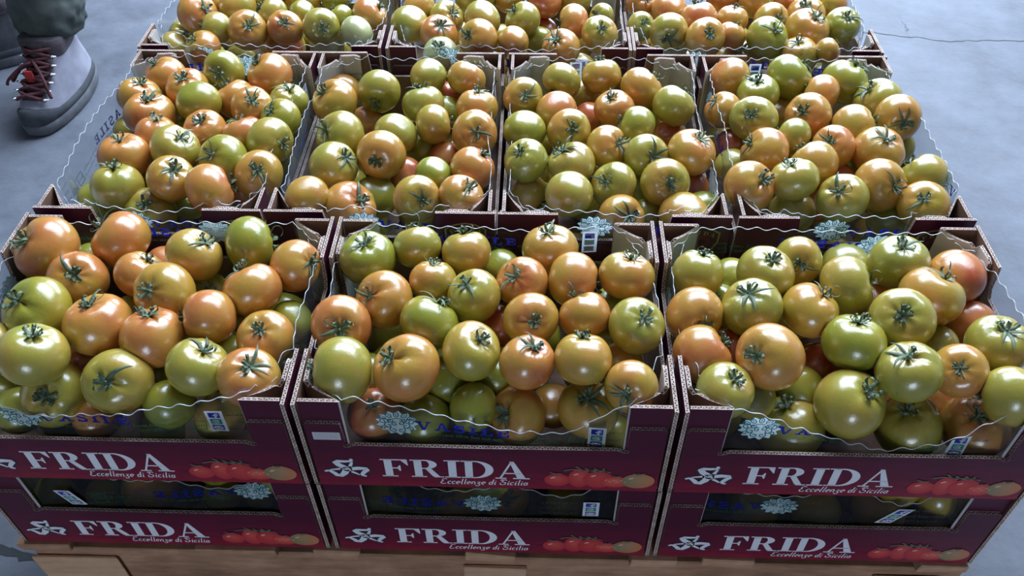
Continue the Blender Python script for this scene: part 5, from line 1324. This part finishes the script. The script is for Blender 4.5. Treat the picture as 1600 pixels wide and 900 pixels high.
def foot_ring(yf, yb, w, z, n=28, nar=.75, lift=0.0):
    """plan outline of a boot; toe towards -y"""
    out = []
    for k in range(n):
        t = 2 * math.pi * k / n
        c, s = math.cos(t), math.sin(t)
        y = (yf if s > 0 else yb) * (abs(s) ** .9)
        ww = w * (nar if s < 0 else 1.0) if abs(s) > 0 else w
        ww = w * (1 - (1 - nar) * max(0, -s))
        x = ww * (1 if c > 0 else -1) * abs(c) ** .75
        out.append((x, -y if s > 0 else y, z + (lift * max(0, s - .6) if s > 0 else 0)))
    return out
def make_boot(root, loc, rz, leather):
    bo = empty('boot', loc, rz); bo.parent = root
    v, f = loft([foot_ring(.150, .128, .052, .0005), foot_ring(.158, .134, .057, .006), foot_ring(.160, .136, .058, .020), foot_ring(.156, .132, .0555, .030)])
    put('sole', pymesh('sole', v, f, [SOLE]), bo)
    v, f = loft([foot_ring(.157, .133, .0565, .028), foot_ring(.159, .132, .0575, .036, lift=.030), foot_ring(.156, .128, .0555, .045, lift=.055), foot_ring(.147, .122, .051, .046, lift=.055)])
    put('rand', pymesh('rand', v, f, [RAND]), bo)
    v, f = loft([foot_ring(.152, .128, .054, .030), foot_ring(.151, .128, .0535, .045, lift=.008), foot_ring(.143, .126, .052, .060, lift=.012), foot_ring(.122, .122, .050, .076, lift=.008), foot_ring(.095, .118, .047, .090), foot_ring(.070, .115, .045, .104),
                 foot_ring(.050, .113, .044, .120), foot_ring(.036, .112, .045, .140), foot_ring(.030, .112, .047, .160), foot_ring(.030, .110, .048, .172), foot_ring(.022, .100, .040, .170)], cap1=True)
    put('upper', pymesh('upper', v, f, [leather]), bo)
    v, f = loft([foot_ring(.036, .1145, .0470, .132), foot_ring(.036, .1165, .0495, .140), foot_ring(.033, .1170, .0515, .156), foot_ring(.032, .1150, .0515, .170), foot_ring(.028, .106, .044, .174)], cap0=False)
    put('collar', pymesh('collar', v, f, [TONG]), bo)
    # tongue down the instep
    ins = [(-.128, .078), (-.108, .088), (-.088, .098), (-.070, .109), (-.054, .122), (-.042, .138), (-.036, .155), (-.036, .174)]
    rings = []
    for k, (y, z) in enumerate(ins):
        w = .024 + .004 * math.sin(k)
        rings.append([(-w, y + .012, z - .004), (-w * .6, y - .001, z + .003), (0, y - .004, z + .006), (w * .6, y - .001, z + .003), (w, y + .012, z - .004)])
    v, f = loft(rings, closed=False, cap0=False, cap1=False)
    put('tongue', pymesh('tongue', v, f, [TONG]), bo)
    for k in range(6):
        y, z = ins[k]; y2, z2 = ins[min(k + 1, 7)]
        for s in (-1, 1):
            path = spline([(s * .034, y + .010, z - .002), (s * .015, (y * 2 + y2) / 3 - .007, (z * 2 + z2) / 3 + .008), (-s * .012, (y + y2 * 2) / 3 - .007, (z + z2 * 2) / 3 + .009), (-s * .034, y2 + .010, z2 + .000)], 4)
            v, f = loft(tube(path, .0042, 6)); put('lace', pymesh('lace', v, f, [LACE]), bo)
            v, f = loft(tube(spline([(s * .032, y + .006, z + .003), (s * .036, y + .001, z + .005), (s * .041, y + .006, z + .002), (s * .038, y + .011, z - .001)], 3), .0028, 6))
            put('lace_hook', pymesh('lace_hook', v, f, [STEEL]), bo)
    for pth in ([(0, -.060, .140), (.022, -.085, .142), (.040, -.105, .112), (.050, -.118, .086), (.044, -.112, .092), (.030, -.092, .122), (.004, -.062, .136)], [(0, -.060, .138), (-.02, -.075, .136), (-.045, -.085, .112), (-.052, -.078, .100), (-.03, -.070, .125), (0, -.060, .134)],
                [(-.005, -.060, .136), (-.04, -.06, .12), (-.066, -.075, .10), (-.072, -.080, .088)]):
        v, f = loft(tube(spline(pth, 5), .0035, 6)); put('lace', pymesh('lace', v, f, [LACE]), bo)
    b = MB(); b.box(-.010, .008, -.092, -.086, .106, .132)
    me = b.mesh('pull_tab', [REDT]); t = put('pull_tab', me, bo)
    return bo

person = empty('person', (-1.135, 1.295, 0))
tag(person, 'person in dark olive trousers and hiking boots with dark red laces', 'person')
make_boot(person, (.045, -.065, 0), -.06, GREYL)
make_boot(person, (-.235, .105, 0), -1.25, RAND)
def trousers():
    me = bpy.data.meshes.new('trousers')
    J = [(.045, .0, .135), (.048, .005, .20), (.05, .015, .30), (.045, .02, .50), (.03, .06, .75), (-.06, .10, .92), (-.19, .115, .75), (-.225, .105, .50), (-.225, .12, .30), (-.215, .130, .20), (-.213, .130, .13), (-.07, .10, 1.08)]
    E_ = [(0, 1), (1, 2), (2, 3), (3, 4), (4, 5), (5, 6), (6, 7), (7, 8), (8, 9), (9, 10), (5, 11)]
    me.from_pydata(J, E_, [])
    o = put('trousers', me, person)
    me.materials.append(TROUS)
    sk = o.modifiers.new('skin', 'SKIN'); sk.use_smooth_shade = True
    R_ = [.078, .088, .086, .088, .098, .15, .098, .088, .086, .088, .078, .16]
    for d, r in zip(me.skin_vertices[0].data, R_): d.radius = (r, r)
    me.skin_vertices[0].data[5].use_root = True
    sb = o.modifiers.new('subdivision', 'SUBSURF'); sb.levels = 4; sb.render_levels = 4
    for nm, sc, st in (('folds', .08, .042), ('creases', .022, .012)):
        tx = bpy.data.textures.new(nm, 'CLOUDS'); tx.noise_scale = sc
        dm = o.modifiers.new(nm, 'DISPLACE'); dm.texture = tx; dm.strength = st; dm.mid_level = .5
        dm.texture_coords = 'LOCAL'
    return o
trousers()
